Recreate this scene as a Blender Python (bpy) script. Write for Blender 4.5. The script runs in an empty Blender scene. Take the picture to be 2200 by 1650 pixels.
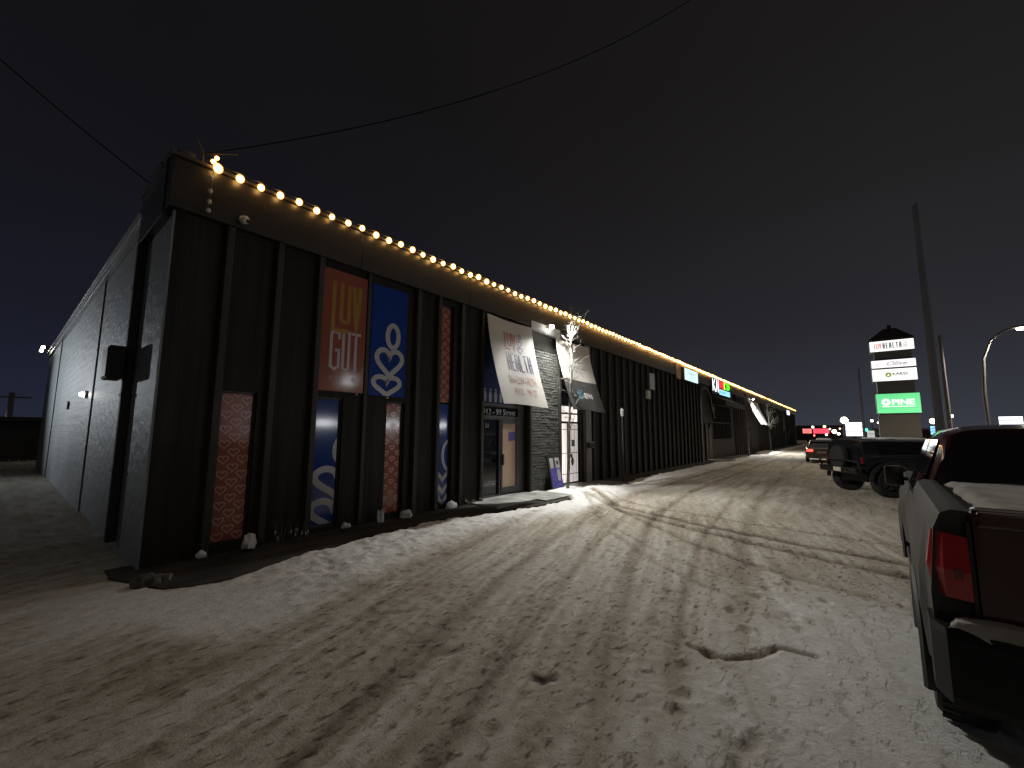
import bpy, math, random
import numpy as np
from mathutils import Vector, Matrix

S = bpy.context.scene
R = math.radians
random.seed(7)
rng = np.random.default_rng(5)

# ------------------------------------------------------------------ camera
CAM = Vector((0, 0, 1.85))
PITCH, YAW, ROLL = 6.65, 39.10, 0.28
cd = bpy.data.cameras.new("camera")
cam = bpy.data.objects.new("camera", cd)
S.collection.objects.link(cam)
cd.sensor_width = 36
cd.lens = 36 * 892 / 2200
cd.clip_start = 0.05
cd.clip_end = 3000
f = Vector((-math.sin(R(YAW)) * math.cos(R(PITCH)), math.cos(R(YAW)) * math.cos(R(PITCH)), math.sin(R(PITCH))))
r = Vector((math.cos(R(YAW)), math.sin(R(YAW)), 0))
u = r.cross(f)
r2 = r * math.cos(R(ROLL)) + u * math.sin(R(ROLL))
u2 = -r * math.sin(R(ROLL)) + u * math.cos(R(ROLL))
M3 = Matrix((r2, u2, -f)).transposed()
cam.matrix_world = Matrix.Translation(CAM) @ M3.to_4x4()
S.camera = cam
S.render.resolution_x, S.render.resolution_y = 1024, 768

# ------------------------------------------------------------------ world: night sky over a town
W = bpy.data.worlds.new("World")
S.world = W
W.use_nodes = True
nt = W.node_tree
bg = nt.nodes["Background"]
tc = nt.nodes.new("ShaderNodeTexCoord")
sep = nt.nodes.new("ShaderNodeSeparateXYZ")
nt.links.new(tc.outputs["Generated"], sep.inputs[0])
rmp = nt.nodes.new("ShaderNodeValToRGB")
e = rmp.color_ramp.elements
e[0].position = 0.0; e[0].color = (.033, .036, .046, 1)
e[1].position = 1.0; e[1].color = (.0075, .0068, .0066, 1)
for p, c in ((.07, (.026, .028, .037)), (.2, (.0175, .0175, .0215)), (.42, (.0120, .0112, .0120)), (.65, (.0088, .0080, .0078))):
    q = rmp.color_ramp.elements.new(p); q.color = (*c, 1)
nt.links.new(sep.outputs["Z"], rmp.inputs[0])
# darker, bluer away from the town (towards -X)
mr = nt.nodes.new("ShaderNodeMapRange")
mr.inputs["From Min"].default_value = -1.0; mr.inputs["From Max"].default_value = 0.1
nt.links.new(sep.outputs["X"], mr.inputs["Value"])
rc = nt.nodes.new("ShaderNodeValToRGB")
rc.color_ramp.elements[0].color = (.42, .46, .66, 1)
rc.color_ramp.elements[1].color = (1, 1, 1, 1)
q = rc.color_ramp.elements.new(.5); q.color = (.78, .76, .80, 1)
nt.links.new(mr.outputs[0], rc.inputs[0])
mx = nt.nodes.new("ShaderNodeMix"); mx.data_type = 'RGBA'; mx.blend_type = 'MULTIPLY'
mx.inputs["Factor"].default_value = 1
nt.links.new(rmp.outputs[0], mx.inputs["A"]); nt.links.new(rc.outputs[0], mx.inputs["B"])
nz = nt.nodes.new("ShaderNodeTexNoise"); nz.inputs["Scale"].default_value = 1.6; nz.inputs["Detail"].default_value = 2
nt.links.new(tc.outputs["Generated"], nz.inputs["Vector"])
mr2 = nt.nodes.new("ShaderNodeMapRange"); mr2.inputs["To Min"].default_value = .82; mr2.inputs["To Max"].default_value = 1.18
nt.links.new(nz.outputs["Fac"], mr2.inputs["Value"])
mx2 = nt.nodes.new("ShaderNodeMix"); mx2.data_type = 'RGBA'; mx2.blend_type = 'MULTIPLY'; mx2.inputs["Factor"].default_value = 1
nt.links.new(mx.outputs["Result"], mx2.inputs["A"]); nt.links.new(mr2.outputs[0], mx2.inputs["B"])
nt.links.new(mx2.outputs["Result"], bg.inputs["Color"])
bg.inputs["Strength"].default_value = 1.25

# one very soft, weak "sun": the glow of the overcast town sky
sd = bpy.data.lights.new("sky_glow", 'SUN'); sd.energy = .17; sd.angle = R(70); sd.color = (1, .90, .76)
so = bpy.data.objects.new("sky_glow", sd); S.collection.objects.link(so)
so.rotation_euler = Vector((-.28, -.42, -.86)).to_track_quat('-Z', 'Y').to_euler()

vs = S.view_settings
vs.view_transform = 'Standard'; vs.look = 'None'; vs.exposure = 0; vs.gamma = 1
S.render.engine = 'CYCLES'
S.cycles.use_denoising = True
S.cycles.use_light_tree = True
S.cycles.sample_clamp_indirect = 4
S.cycles.max_bounces = 5

# ------------------------------------------------------------------ helpers
def tag(o, label=None, cat=None, group=None, kind=None):
    if label: o["label"] = label
    if cat: o["category"] = cat
    if group: o["group"] = group
    if kind: o["kind"] = kind
    return o

def empty(name, loc, label=None, cat=None, group=None, rz=0):
    o = bpy.data.objects.new(name, None)
    S.collection.objects.link(o)
    o.location = loc; o.rotation_euler = (0, 0, rz)
    o.empty_display_size = .2
    return tag(o, label, cat, group)

class MB:
    def __init__(s): s.v = []; s.f = []; s.sm = []
    def add(s, vs_, fs, smooth=False):
        n = len(s.v)
        s.v += [tuple(p) for p in vs_]
        s.f += [tuple(i + n for i in f_) for f_ in fs]
        s.sm += [smooth] * len(fs)
        return s
    def box(s, x0, x1, y0, y1, z0, z1):
        return s.add([(x0,y0,z0),(x1,y0,z0),(x1,y1,z0),(x0,y1,z0),(x0,y0,z1),(x1,y0,z1),(x1,y1,z1),(x0,y1,z1)],
                     [(0,3,2,1),(4,5,6,7),(0,1,5,4),(1,2,6,5),(2,3,7,6),(3,0,4,7)])
    def bbox(s, x0, x1, y0, y1, z0, z1, b=.01):
        # box with chamfered edges
        hx, hy, hz = (x1-x0)/2, (y1-y0)/2, (z1-z0)/2
        cx, cy, cz = (x1+x0)/2, (y1+y0)/2, (z1+z0)/2
        b = min(b, hx*.9, hy*.9, hz*.9)
        import bmesh
        bm = bmesh.new(); bmesh.ops.create_cube(bm, size=2)
        for v in bm.verts: v.co = Vector((v.co.x*hx, v.co.y*hy, v.co.z*hz))
        bmesh.ops.bevel(bm, geom=bm.edges[:], offset=b, segments=2, affect='EDGES', profile=.5)
        vv = [(v.co.x+cx, v.co.y+cy, v.co.z+cz) for v in bm.verts]; bm.verts.index_update()
        ff = [tuple(v.index for v in g.verts) for g in bm.faces]
        bm.free()
        return s.add(vv, ff)
    def tube(s, pts, rad, n=8, caps=True):
        pts = [Vector(p) for p in pts]
        rads = rad if isinstance(rad, (list, tuple)) else [rad]*len(pts)
        vs_, fs = [], []
        prev = None
        for i, p in enumerate(pts):
            d = (pts[min(i+1, len(pts)-1)] - pts[max(i-1, 0)]).normalized()
            a = prev if prev is not None else (Vector((0,0,1)) if abs(d.z) < .9 else Vector((1,0,0)))
            x = (a - d*a.dot(d)).normalized(); prev = x
            y = d.cross(x)
            for k in range(n):
                t = 2*math.pi*k/n
                vs_.append(p + (x*math.cos(t) + y*math.sin(t))*rads[i])
        for i in range(len(pts)-1):
            for k in range(n):
                a, b = i*n+k, i*n+(k+1) % n
                fs.append((a, b, b+n, a+n))
        if caps:
            fs.append(tuple(range(n))[::-1]); fs.append(tuple(range((len(pts)-1)*n, len(pts)*n)))
        return s.add(vs_, fs, True)
    def disc_y(s, c, rad, n=24, axis='y'):
        vs_ = []
        for k in range(n):
            t = 2*math.pi*k/n
            a, b = rad*math.cos(t), rad*math.sin(t)
            vs_.append((c[0]+a, c[1], c[2]+b) if axis == 'y' else (c[0], c[1]+a, c[2]+b))
        return s.add(vs_, [tuple(range(n))])
    def sphere(s, c, rad, n=10, m=6, sc=(1,1,1)):
        vs_, fs = [(c[0], c[1], c[2]+rad*sc[2])], []
        for i in range(1, m):
            ph = math.pi*i/m
            for k in range(n):
                t = 2*math.pi*k/n
                vs_.append((c[0]+rad*sc[0]*math.sin(ph)*math.cos(t), c[1]+rad*sc[1]*math.sin(ph)*math.sin(t), c[2]+rad*sc[2]*math.cos(ph)))
        vs_.append((c[0], c[1], c[2]-rad*sc[2]))
        for k in range(n): fs.append((0, 1+k, 1+(k+1) % n))
        for i in range(m-2):
            for k in range(n):
                a, b = 1+i*n+k, 1+i*n+(k+1) % n
                fs.append((a, a+n, b+n, b))
        l = len(vs_)-1; o = 1+(m-2)*n
        for k in range(n): fs.append((l, o+(k+1) % n, o+k))
        return s.add(vs_, fs, True)
    def lathe(s, prof, c, axis='x', n=28):
        # prof: (radius, offset along axis)
        vs_, fs = [], []
        for (rd, o) in prof:
            for k in range(n):
                t = 2*math.pi*k/n
                a, b = rd*math.cos(t), rd*math.sin(t)
                vs_.append({'x': (c[0]+o, c[1]+a, c[2]+b), 'y': (c[0]+a, c[1]+o, c[2]+b), 'z': (c[0]+a, c[1]+b, c[2]+o)}[axis])
        for i in range(len(prof)-1):
            for k in range(n):
                a, b = i*n+k, i*n+(k+1) % n
                fs.append((a, b, b+n, a+n))
        return s.add(vs_, fs, True)
    def loft(s, st, n=20, ex=4.0, smooth=True):
        # stations (y, xc, halfw_bottom, halfw_top, z0, z1): superellipse sections, widths change linearly with height
        vs_, fs = [], []
        for (y, xc, wb, wt, z0, z1) in st:
            cz, hz = (z0+z1)/2, (z1-z0)/2
            for k in range(n):
                t = 2*math.pi*(k+.5)/n
                c_, s_ = math.cos(t), math.sin(t)
                X = math.copysign(abs(c_)**(2/ex), c_); Z = math.copysign(abs(s_)**(2/ex), s_)
                w = wb + (wt-wb)*(Z+1)/2
                vs_.append((xc + X*w, y, cz + Z*hz))
        m = len(st)
        for i in range(m-1):
            for k in range(n):
                a, b = i*n+k, i*n+(k+1) % n
                fs.append((a, a+n, b+n, b))
        fs.append(tuple(range(n))); fs.append(tuple(range((m-1)*n, m*n))[::-1])
        return s.add(vs_, fs, smooth)
    def build(s, name, mat, parent=None, root=None, local=False, autosmooth=True):
        me = bpy.data.meshes.new(name)
        v = s.v
        if parent is not None and not local:
            rt = root or parent
            while rt.parent: rt = rt.parent
            L = rt.location
            v = [(p[0]-L.x, p[1]-L.y, p[2]-L.z) for p in v]
        me.from_pydata([tuple(p) for p in v], [], s.f)
        me.polygons.foreach_set("use_smooth", s.sm)
        for m_ in (mat if isinstance(mat, (list, tuple)) else [mat]): me.materials.append(m_)
        me.update()
        o = bpy.data.objects.new(name, me)
        S.collection.objects.link(o)
        if autosmooth and any(s.sm):
            try: me.set_sharp_from_angle(angle=R(38))
            except Exception: pass
        if parent is not None: o.parent = parent
        return o

# ---- materials
MATS = {}
def mat(name, col, rough=.7, metal=0, emit=None, es=0, spec=.5, bump=None, noise=None, coat=0, alpha=None, trans=0):
    if name in MATS: return MATS[name]
    m = bpy.data.materials.new(name); m.use_nodes = True
    n = m.node_tree; b = n.nodes["Principled BSDF"]
    b.inputs["Base Color"].default_value = (*col, 1)
    b.inputs["Roughness"].default_value = rough
    b.inputs["Metallic"].default_value = metal
    b.inputs["Specular IOR Level"].default_value = spec
    b.inputs["Coat Weight"].default_value = coat
    b.inputs["Transmission Weight"].default_value = trans
    if emit:
        b.inputs["Emission Color"].default_value = (*emit, 1); b.inputs["Emission Strength"].default_value = es
    tcn = n.nodes.new("ShaderNodeTexCoord")
    if noise:   # (scale vec, detail, low mult, high mult)
        mp = n.nodes.new("ShaderNodeMapping"); mp.inputs["Scale"].default_value = noise[0]
        n.links.new(tcn.outputs["Object"], mp.inputs[0])
        t = n.nodes.new("ShaderNodeTexNoise"); t.inputs["Scale"].default_value = 1; t.inputs["Detail"].default_value = noise[1]
        n.links.new(mp.outputs[0], t.inputs["Vector"])
        rr = n.nodes.new("ShaderNodeMapRange"); rr.inputs["From Min"].default_value = .3; rr.inputs["From Max"].default_value = .7
        rr.inputs["To Min"].default_value = noise[2]; rr.inputs["To Max"].default_value = noise[3]
        n.links.new(t.outputs["Fac"], rr.inputs["Value"])
        mm = n.nodes.new("ShaderNodeMix"); mm.data_type = 'RGBA'; mm.blend_type = 'MULTIPLY'; mm.inputs["Factor"].default_value = 1
        mm.inputs["A"].default_value = (*col, 1); n.links.new(rr.outputs[0], mm.inputs["B"])
        n.links.new(mm.outputs["Result"], b.inputs["Base Color"])
    if bump:    # (scale vec, strength, dist)
        mp = n.nodes.new("ShaderNodeMapping"); mp.inputs["Scale"].default_value = bump[0]
        n.links.new(tcn.outputs["Object"], mp.inputs[0])
        t = n.nodes.new("ShaderNodeTexNoise"); t.inputs["Scale"].default_value = 1; t.inputs["Detail"].default_value = 4
        n.links.new(mp.outputs[0], t.inputs["Vector"])
        bp = n.nodes.new("ShaderNodeBump"); bp.inputs["Strength"].default_value = bump[1]; bp.inputs["Distance"].default_value = bump[2]
        n.links.new(t.outputs["Fac"], bp.inputs["Height"]); n.links.new(bp.outputs[0], b.inputs["Normal"])
    MATS[name] = m
    return m

def emat(name, col, st, noise=None):
    if name in MATS: return MATS[name]
    m = mat(name, tuple(min(1, c*.8) for c in col), .5, emit=col, es=st)
    if noise:
        n = m.node_tree; b = n.nodes["Principled BSDF"]
        tcn = n.nodes.new("ShaderNodeTexCoord"); mp = n.nodes.new("ShaderNodeMapping"); mp.inputs["Scale"].default_value = noise[0]
        n.links.new(tcn.outputs["Object"], mp.inputs[0])
        t = n.nodes.new("ShaderNodeTexNoise"); t.inputs["Scale"].default_value = 1; t.inputs["Detail"].default_value = 2
        n.links.new(mp.outputs[0], t.inputs["Vector"])
        rr = n.nodes.new("ShaderNodeMapRange"); rr.inputs["From Min"].default_value = .3; rr.inputs["From Max"].default_value = .7
        rr.inputs["To Min"].default_value = noise[1]*st; rr.inputs["To Max"].default_value = noise[2]*st
        n.links.new(t.outputs["Fac"], rr.inputs["Value"]); n.links.new(rr.outputs[0], b.inputs["Emission Strength"])
    return m

m_wall = mat("wall_cladding", (.026, .0225, .0175), .62, spec=.18, noise=((3, 9, .35), 6, .6, 1.35), bump=((6, 40, .8), .5, .02))
m_fin = mat("fin_metal", (.046, .042, .037), .55, spec=.25, noise=((4, 4, .8), 4, .8, 1.15))
m_fascia = mat("fascia_metal", (.022, .018, .013), .40, noise=((.9, .9, 5), 5, .75, 1.2), bump=((1, 3, 1), .3, .02))
m_cap = mat("cap_metal", (.07, .06, .05), .4, metal=.4)
m_side = mat("side_wall", (.20, .22, .23), .5, noise=((.5, .5, .8), 6, .72, 1.18), bump=((1.2, 1, 7), .25, .02))
def block_bump(m_, bw, rh, ax):
    n = m_.node_tree; b = n.nodes["Principled BSDF"]; tcn = n.nodes.new("ShaderNodeTexCoord")
    sx = n.nodes.new("ShaderNodeSeparateXYZ"); cx_ = n.nodes.new("ShaderNodeCombineXYZ"); n.links.new(tcn.outputs["Object"], sx.inputs[0])
    n.links.new(sx.outputs[ax], cx_.inputs["X"]); n.links.new(sx.outputs["Z"], cx_.inputs["Y"])
    bt = n.nodes.new("ShaderNodeTexBrick"); bt.inputs["Scale"].default_value = 1; bt.inputs["Brick Width"].default_value = bw; bt.inputs["Row Height"].default_value = rh; bt.inputs["Mortar Size"].default_value = .008
    n.links.new(cx_.outputs[0], bt.inputs["Vector"])
    tn = n.nodes.new("ShaderNodeTexNoise"); tn.inputs["Scale"].default_value = 5; tn.inputs["Detail"].default_value = 8; n.links.new(tcn.outputs["Object"], tn.inputs["Vector"])
    mm = n.nodes.new("ShaderNodeMath"); mm.operation = 'MULTIPLY_ADD'; mm.inputs[1].default_value = -.5; n.links.new(bt.outputs["Fac"], mm.inputs[0]); n.links.new(tn.outputs["Fac"], mm.inputs[2])
    bp = n.nodes.new("ShaderNodeBump"); bp.inputs["Strength"].default_value = .8; bp.inputs["Distance"].default_value = .03
    n.links.new(mm.outputs[0], bp.inputs["Height"]); n.links.new(bp.outputs[0], b.inputs["Normal"])
block_bump(m_side, .40, .20, "X")
m_roof = mat("roof", (.05, .05, .05), .8)
m_frame = mat("dark_frame", (.035, .032, .03), .45, noise=((5, 5, 5), 3, .8, 1.2))
m_black = mat("black_metal", (.012, .012, .012), .4)
m_glass = mat("dark_glass", (.012, .014, .018), .05, spec=.6)
m_pipe = mat("pipe", (.03, .028, .028), .6)
m_white = mat("white_paint", (.62, .62, .60), .55, noise=((3, 3, 3), 4, .85, 1.08))
m_brick = None
m_conc = mat("concrete", (.17, .165, .155), .9, noise=((2.5, 2.5, 2.5), 8, .55, 1.5), bump=((30, 30, 30), .5, .01))
m_asph = mat("asphalt", (.021, .018, .016), .95, noise=((3, 1.2, 3), 8, .35, 2.6), bump=((25, 25, 25), .7, .015))
m_bark = mat("bark", (.16, .15, .135), .9, noise=((20, 20, 6), 5, .5, 1.3))
m_bark_dark = mat("bark_brown", (.14, .12, .10), .9, noise=((20, 20, 6), 5, .6, 1.3))

# ---- flat print shapes in (u, v)
def clip_poly(poly, x0, x1, y0, y1):
    def cut(P, inside, inter):
        out = []
        for i in range(len(P)):
            a, b = P[i-1], P[i]
            if inside(b):
                if not inside(a): out.append(inter(a, b))
                out.append(b)
            elif inside(a): out.append(inter(a, b))
        return out
    def ix(X): return lambda a, b: (X, a[1] + (b[1]-a[1])*(X-a[0])/(b[0]-a[0]))
    def iy(Y): return lambda a, b: (a[0] + (b[0]-a[0])*(Y-a[1])/(b[1]-a[1]), Y)
    for ins, it in ((lambda p: p[0] >= x0, ix(x0)), (lambda p: p[0] <= x1, ix(x1)), (lambda p: p[1] >= y0, iy(y0)), (lambda p: p[1] <= y1, iy(y1))):
        if len(poly) < 3: return []
        poly = cut(poly, ins, it)
    return poly

def ribbon(pts, w, closed=False):
    P = [Vector(p) for p in pts]; n = len(P); L, Rr = [], []
    for i in range(n):
        if closed: a, b = P[i-1], P[(i+1) % n]
        else: a, b = P[max(i-1, 0)], P[min(i+1, n-1)]
        d1 = (P[i]-a); d2 = (b-P[i])
        d1 = d1.normalized() if d1.length > 1e-9 else d2.normalized()
        d2 = d2.normalized() if d2.length > 1e-9 else d1
        t = (d1+d2); t = t.normalized() if t.length > 1e-6 else d1
        nrm = Vector((-t.y, t.x)); k = max(.45, abs(nrm.dot(Vector((-d1.y, d1.x)))))
        L.append(P[i] + nrm*w/2/k); Rr.append(P[i] - nrm*w/2/k)
    out = []
    for i in range(n if closed else n-1):
        j = (i+1) % n
        out.append([tuple(L[i]), tuple(Rr[i]), tuple(Rr[j]), tuple(L[j])])
    return out

def rect(x0, x1, y0, y1): return [(x0, y0), (x1, y0), (x1, y1), (x0, y1)]

def heart_path(cx, cy, w, h, n=36, open_=False):
    out = []
    for k in range(n):
        t = 2*math.pi*k/n
        x = 16*math.sin(t)**3; y = 13*math.cos(t)-5*math.cos(2*t)-2*math.cos(3*t)-math.cos(4*t)
        out.append((cx + x/32*w, cy + (y+2.5)/29*h))
    return out

def logo(cx, cy, w, h, lw):
    # a tilted ring above two stacked wide-lobed hearts
    out = []
    ov = []
    for k in range(28):
        t = 2*math.pi*k/28
        a, b = .20*w*math.cos(t), .15*h*math.sin(t)
        ov.append((cx+.16*w + a + b*.05, cy+.34*h + b))
    out += ribbon(ov, lw, True)
    out += ribbon(heart_path(cx, cy-.01*h, .82*w, .30*h), lw, True)
    out += ribbon(heart_path(cx-.05*w, cy-.34*h, .82*w, .30*h), lw, True)
    return out

def letters(txt, x, y, lw, h, gap, st):
    """tall condensed stroke letters: width lw, height h, stroke st"""
    out = []
    for ch in txt:
        a, b, c, d = x, x+lw, y, y+h
        m = (c+d)/2; s = st; hs = s/2
        def V(xx, y0=c, y1=d): out.append(rect(xx-hs, xx+hs, y0, y1))
        def Hh(yy, x0=a, x1=b): out.append(rect(x0, x1, yy-hs, yy+hs))
        A, B = a+hs, b-hs
        if ch == 'L': V(A); Hh(c+hs, A, b)
        elif ch == 'U': out += ribbon([(A, d), (A, c+lw*.35), (A+.1*lw, c+hs*1.4), ((A+B)/2, c+hs), (B-.1*lw, c+hs*1.4), (B, c+lw*.35), (B, d)], s)
        elif ch == 'V': out += ribbon([(A, d), (A+.12*lw, m), ((A+B)/2, c+hs), (B-.12*lw, m), (B, d)], s)
        elif ch == 'G': out += ribbon([(B, d-.22*h), (B, d-.1*h), ((A+B)/2, d-hs), (A, d-.1*h), (A, c+.1*h), ((A+B)/2, c+hs), (B, c+.1*h), (B, m), ((A+B)/2, m)], s)
        elif ch == 'T': V((a+b)/2, c, d-s); Hh(d-hs, a-.1*lw, b+.1*lw)
        elif ch == 'H': V(A); V(B); Hh(m, A+hs, B-hs)
        elif ch == 'E': V(A); Hh(d-hs, A+hs, b); Hh(m, A+hs, b-.15*lw); Hh(c+hs, A+hs, b)
        elif ch == 'A': out += ribbon([(A, c), (A, d-.12*h), ((A+B)/2, d-hs), (B, d-.12*h), (B, c)], s); Hh(m-.05*h, A+hs, B-hs)
        elif ch == 'X': out += ribbon([(A, c), (B, d)], s) + ribbon([(A, d), (B, c)], s)
        x += lw + gap
    return out

def text_polys(txt, h, xs=1.0, shear=0, space=1.0, bold=0):
    c = bpy.data.curves.new("t", 'FONT'); c.body = txt; c.size = h/.72; c.shear = shear; c.space_character = space
    c.offset = bold; c.resolution_u = 3
    o = bpy.data.objects.new("t", c); S.collection.objects.link(o)
    bpy.context.view_layer.update()
    ev = o.evaluated_get(bpy.context.evaluated_depsgraph_get()); me = ev.to_mesh()
    P = [[(me.vertices[i].co.x*xs, me.vertices[i].co.y) for i in g.vertices] for g in me.polygons]
    ev.to_mesh_clear(); bpy.data.objects.remove(o); bpy.data.curves.remove(c)
    return P

def marks(x0, x1, y0, y1, n_, seed):
    # a row of small strokes standing for lettering too blurred to read
    rr = random.Random(seed); P = []; w = (x1-x0)/n_
    for i in range(n_):
        if rr.random() < .12: continue
        x = x0+i*w; k = rr.randint(0, 3); t = w*.22
        if k != 1: P.append(rect(x, x+t, y0, y1))
        if k in (0, 2): P.append(rect(x+w*.5, x+w*.5+t, y0, y1))
        P.append(rect(x+t, x+w*.5, *((y0, y0+(y1-y0)*.2) if k == 3 else (y0+(y1-y0)*.42, y0+(y1-y0)*.62))))
        if k == 1: P.append(rect(x+w*.2, x+w*.2+t, y0, y0+(y1-y0)*.42)); P.append(rect(x, x+w*.6, y0+(y1-y0)*.8, y1))
    return P

def bounds(P):
    X = [p[0] for q in P for p in q]; Y = [p[1] for q in P for p in q]
    return min(X), max(X), min(Y), max(Y)

def fit(P, x0, x1, y0, y1):
    a, b, c, d = bounds(P)
    return [[(x0+(p[0]-a)/(b-a)*(x1-x0), y0+(p[1]-c)/(d-c)*(y1-y0)) for p in q] for q in P]

def decal(name, polys, fn, m, parent, clip=None):
    mb = MB()
    for k, p in enumerate(polys):
        if clip: p = clip_poly(list(p), *clip)
        if len(p) < 3: continue
        ar = sum(p[i-1][0]*p[i][1]-p[i][0]*p[i-1][1] for i in range(len(p)))
        if abs(ar) < 1e-9: continue
        if ar < 0: p = p[::-1]
        mb.add([fn(*q, (k % 7)*.00025) for q in p], [tuple(range(len(p)))])
    return mb.build(name, m, parent) if mb.f else None

WX = -7.5     # facade plane
def on_face(off):   # facade faces +X; u = Y, v = Z
    return lambda a, b, e=0: (WX + off + e, a, b)
def on_south(yy):   # faces -Y; u = X
    return lambda a, b, e=0: (a, yy - e, b)

# ------------------------------------------------------------------ ground: one snow sheet
def vnoise(x, y, seed=0):
    r_ = np.random.default_rng(seed); T = r_.random((256, 256))
    xi = np.floor(x).astype(int); yi = np.floor(y).astype(int); fx = x-xi; fy = y-yi
    fx = fx*fx*(3-2*fx); fy = fy*fy*(3-2*fy)
    g = lambda a, b: T[a % 256, b % 256]
    return (g(xi, yi)*(1-fx)+g(xi+1, yi)*fx)*(1-fy) + (g(xi, yi+1)*(1-fx)+g(xi+1, yi+1)*fx)*fy
def fbm(x, y, o=4, seed=0):
    s = 0; a = .5; t = 0
    for k in range(o):
        s = s + a*vnoise(x*2**k, y*2**k, seed+k); t += a; a *= .55
    return s/t
def seg_dist(x, y, pts):
    d = np.full(x.shape, 1e9)
    for (a, b), (c, e_) in zip(pts[:-1], pts[1:]):
        vx, vy = c-a, e_-b; L = vx*vx+vy*vy
        t = np.clip(((x-a)*vx+(y-b)*vy)/L, 0, 1)
        d = np.minimum(d, np.hypot(x-a-t*vx, y-b-t*vy))
    return d
def smooth(a, b, x):
    t = np.clip((x-a)/(b-a), 0, 1); return t*t*(3-2*t)

def axis_pts(lo, hi, dense0, dense1, step, grow):
    a = list(np.arange(dense0, dense1, step))
    s = step; v = a[-1]
    while v < hi: s *= grow; v += s; a.append(min(v, hi))
    s = step; v = a[0]; b = []
    while v > lo: s *= grow; v -= s; b.append(max(v, lo))
    return np.array(b[::-1] + a)
xs = axis_pts(-400, 400, -8.0, 2.2, .028, 1.07)
ys = axis_pts(-120, 900, .2, 10.5, .028, 1.022)
GX, GY = np.meshgrid(xs, ys, indexing='xy')
def ground_fields(x, y):
    near = 1/(1+(np.hypot(x, y)/40)**2)
    ca, sa = math.cos(R(18)), math.sin(R(18))
    bend = smooth(8, 16, y)
    a1 = x*ca + y*sa; b1 = -x*sa + y*ca        # streak axes in the foreground
    warp = .35*(fbm(x*.5, y*.5, 3, 11)-.5)
    s1 = .5*fbm((a1+warp)*8, b1*.5, 4, 21) + .5*fbm((a1+warp*.6)*21, b1*1.3, 3, 22); s2 = .5*fbm((x+warp)*7.0, y*.5, 4, 31) + .5*fbm((x+warp)*13.0, y*1.6, 3, 32)
    st = s1*(1-bend) + s2*bend
    lump = fbm(x*9, y*9, 4, 41); fine = fbm(x*22, y*22, 3, 51); big = fbm(x*.35, y*.35, 3, 61)
    clod = smooth(.55, .8, fbm(x*13, y*8, 2, 71))
    h = .030*(st-.5) + .013*(lump-.5) + .011*(fine-.5) + .05*(big-.5)
    gran = fbm(x*30, y*20, 3, 77)
    dirt = .34 + .62*(st-.5) + .26*(big-.5) + .12*(lump-.5) + .14*(gran-.5) + .26*smooth(.62, .78, .6*lump+.4*st)
    # clean windrow of shovelled snow along the dark strip
    edge = np.interp(y, EY, EX_) + .10*(fbm(y*1.7, y*0+3, 3, 81)-.5) + .05*(fbm(y*6, y*0+5, 2, 82)-.5)
    t = x - edge
    wid = 1.25 + 1.1*(1-smooth(2.5, 6.5, y)) + .35*(fbm(y*.8, y*0, 2, 83)-.5)
    wr = smooth(-.03, .10, t)*(1-smooth(wid*.55, wid*1.0, t+.25*(lump-.5)))*smooth(1.4, 3.2, y)
    h = h + wr*(.035 + .10*(fbm(x*3.2, y*3.2, 3, 91)) + .045*(lump-.3))
    cw = smooth(-.03, .10, t)*(1-smooth(wid*.6, wid*1.05, t+.3*(lump-.5)))*smooth(-.6, 1.0, y); dirt = dirt*(1-.93*np.maximum(wr, cw*.9))
    # mound crossing the walk by the second door
    md = np.exp(-(((y-11.4)/1.3)**4)) * smooth(-7.6, -7.2, x)*(1-smooth(-6.3, -4.6, x))
    h = h + md*(.135 + .05*(fbm(x*5, y*5, 3, 95)-.2)); dirt = dirt*(1-.95*md)
    md2 = np.exp(-(((y-47)/3.5)**4)) * smooth(-7.6, -7.0, x)*(1-smooth(-6.2, -5.2, x))
    h = h + md2*.25; dirt = dirt*(1-.9*md2)
    # tyre ruts
    ruts = [([(-6.0, 11.2), (-4.6, 10.1), (-2.6, 9.2), (-.4, 8.6), (3, 7.9)], .11, 1.0), ([(-6.0, 10.7), (-4.4, 9.6), (-2.3, 8.6), (.2, 7.7), (3, 7.0)], .12, .8),
            ([(-5.7, 10.9), (-4.0, 9.2), (-2.2, 7.6), (-.6, 6.6), (1.2, 5.9)], .08, .6),
            ([(-1.0, 1.6), (-1.7, 3.4), (-2.7, 6.3), (-3.5, 9.3), (-4.1, 14), (-4.3, 24), (-4.2, 60)], .10, .5),
            ([(-2.6, 1.2), (-3.3, 3.3), (-4.2, 6.2), (-4.9, 9.5), (-5.3, 14), (-5.4, 26), (-5.2, 60)], .11, .5),
            ([(-.2, 2.0), (-.9, 4.6), (-1.6, 8.5), (-2.2, 14), (-2.6, 26), (-2.8, 60)], .12, .45), ([(-5.6, 11.3), (-3.6, 10.4), (-1.4, 9.9), (3, 9.2)], .07, .5), ([(-5.8, 10.4), (-4.8, 9.0), (-3.6, 7.4), (-2.2, 6.1), (-.6, 5.0)], .06, .35), ([(-5.9, 10.5), (-4.9, 9.3), (-3.7, 7.8), (-2.3, 6.6), (-.2, 5.5)], .05, .3),
            ([(-1.9, 1.5), (-2.5, 3.3), (-3.4, 6.2), (-4.1, 9.2)], .07, .5), ([(-.9, 2.2), (-1.5, 4.6), (-2.2, 8.2), (-2.7, 13)], .06, .45),
            ([(-4.0, .9), (-4.6, 3.2), (-5.2, 5.6), (-5.7, 8.0)], .13, .4)]
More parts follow.
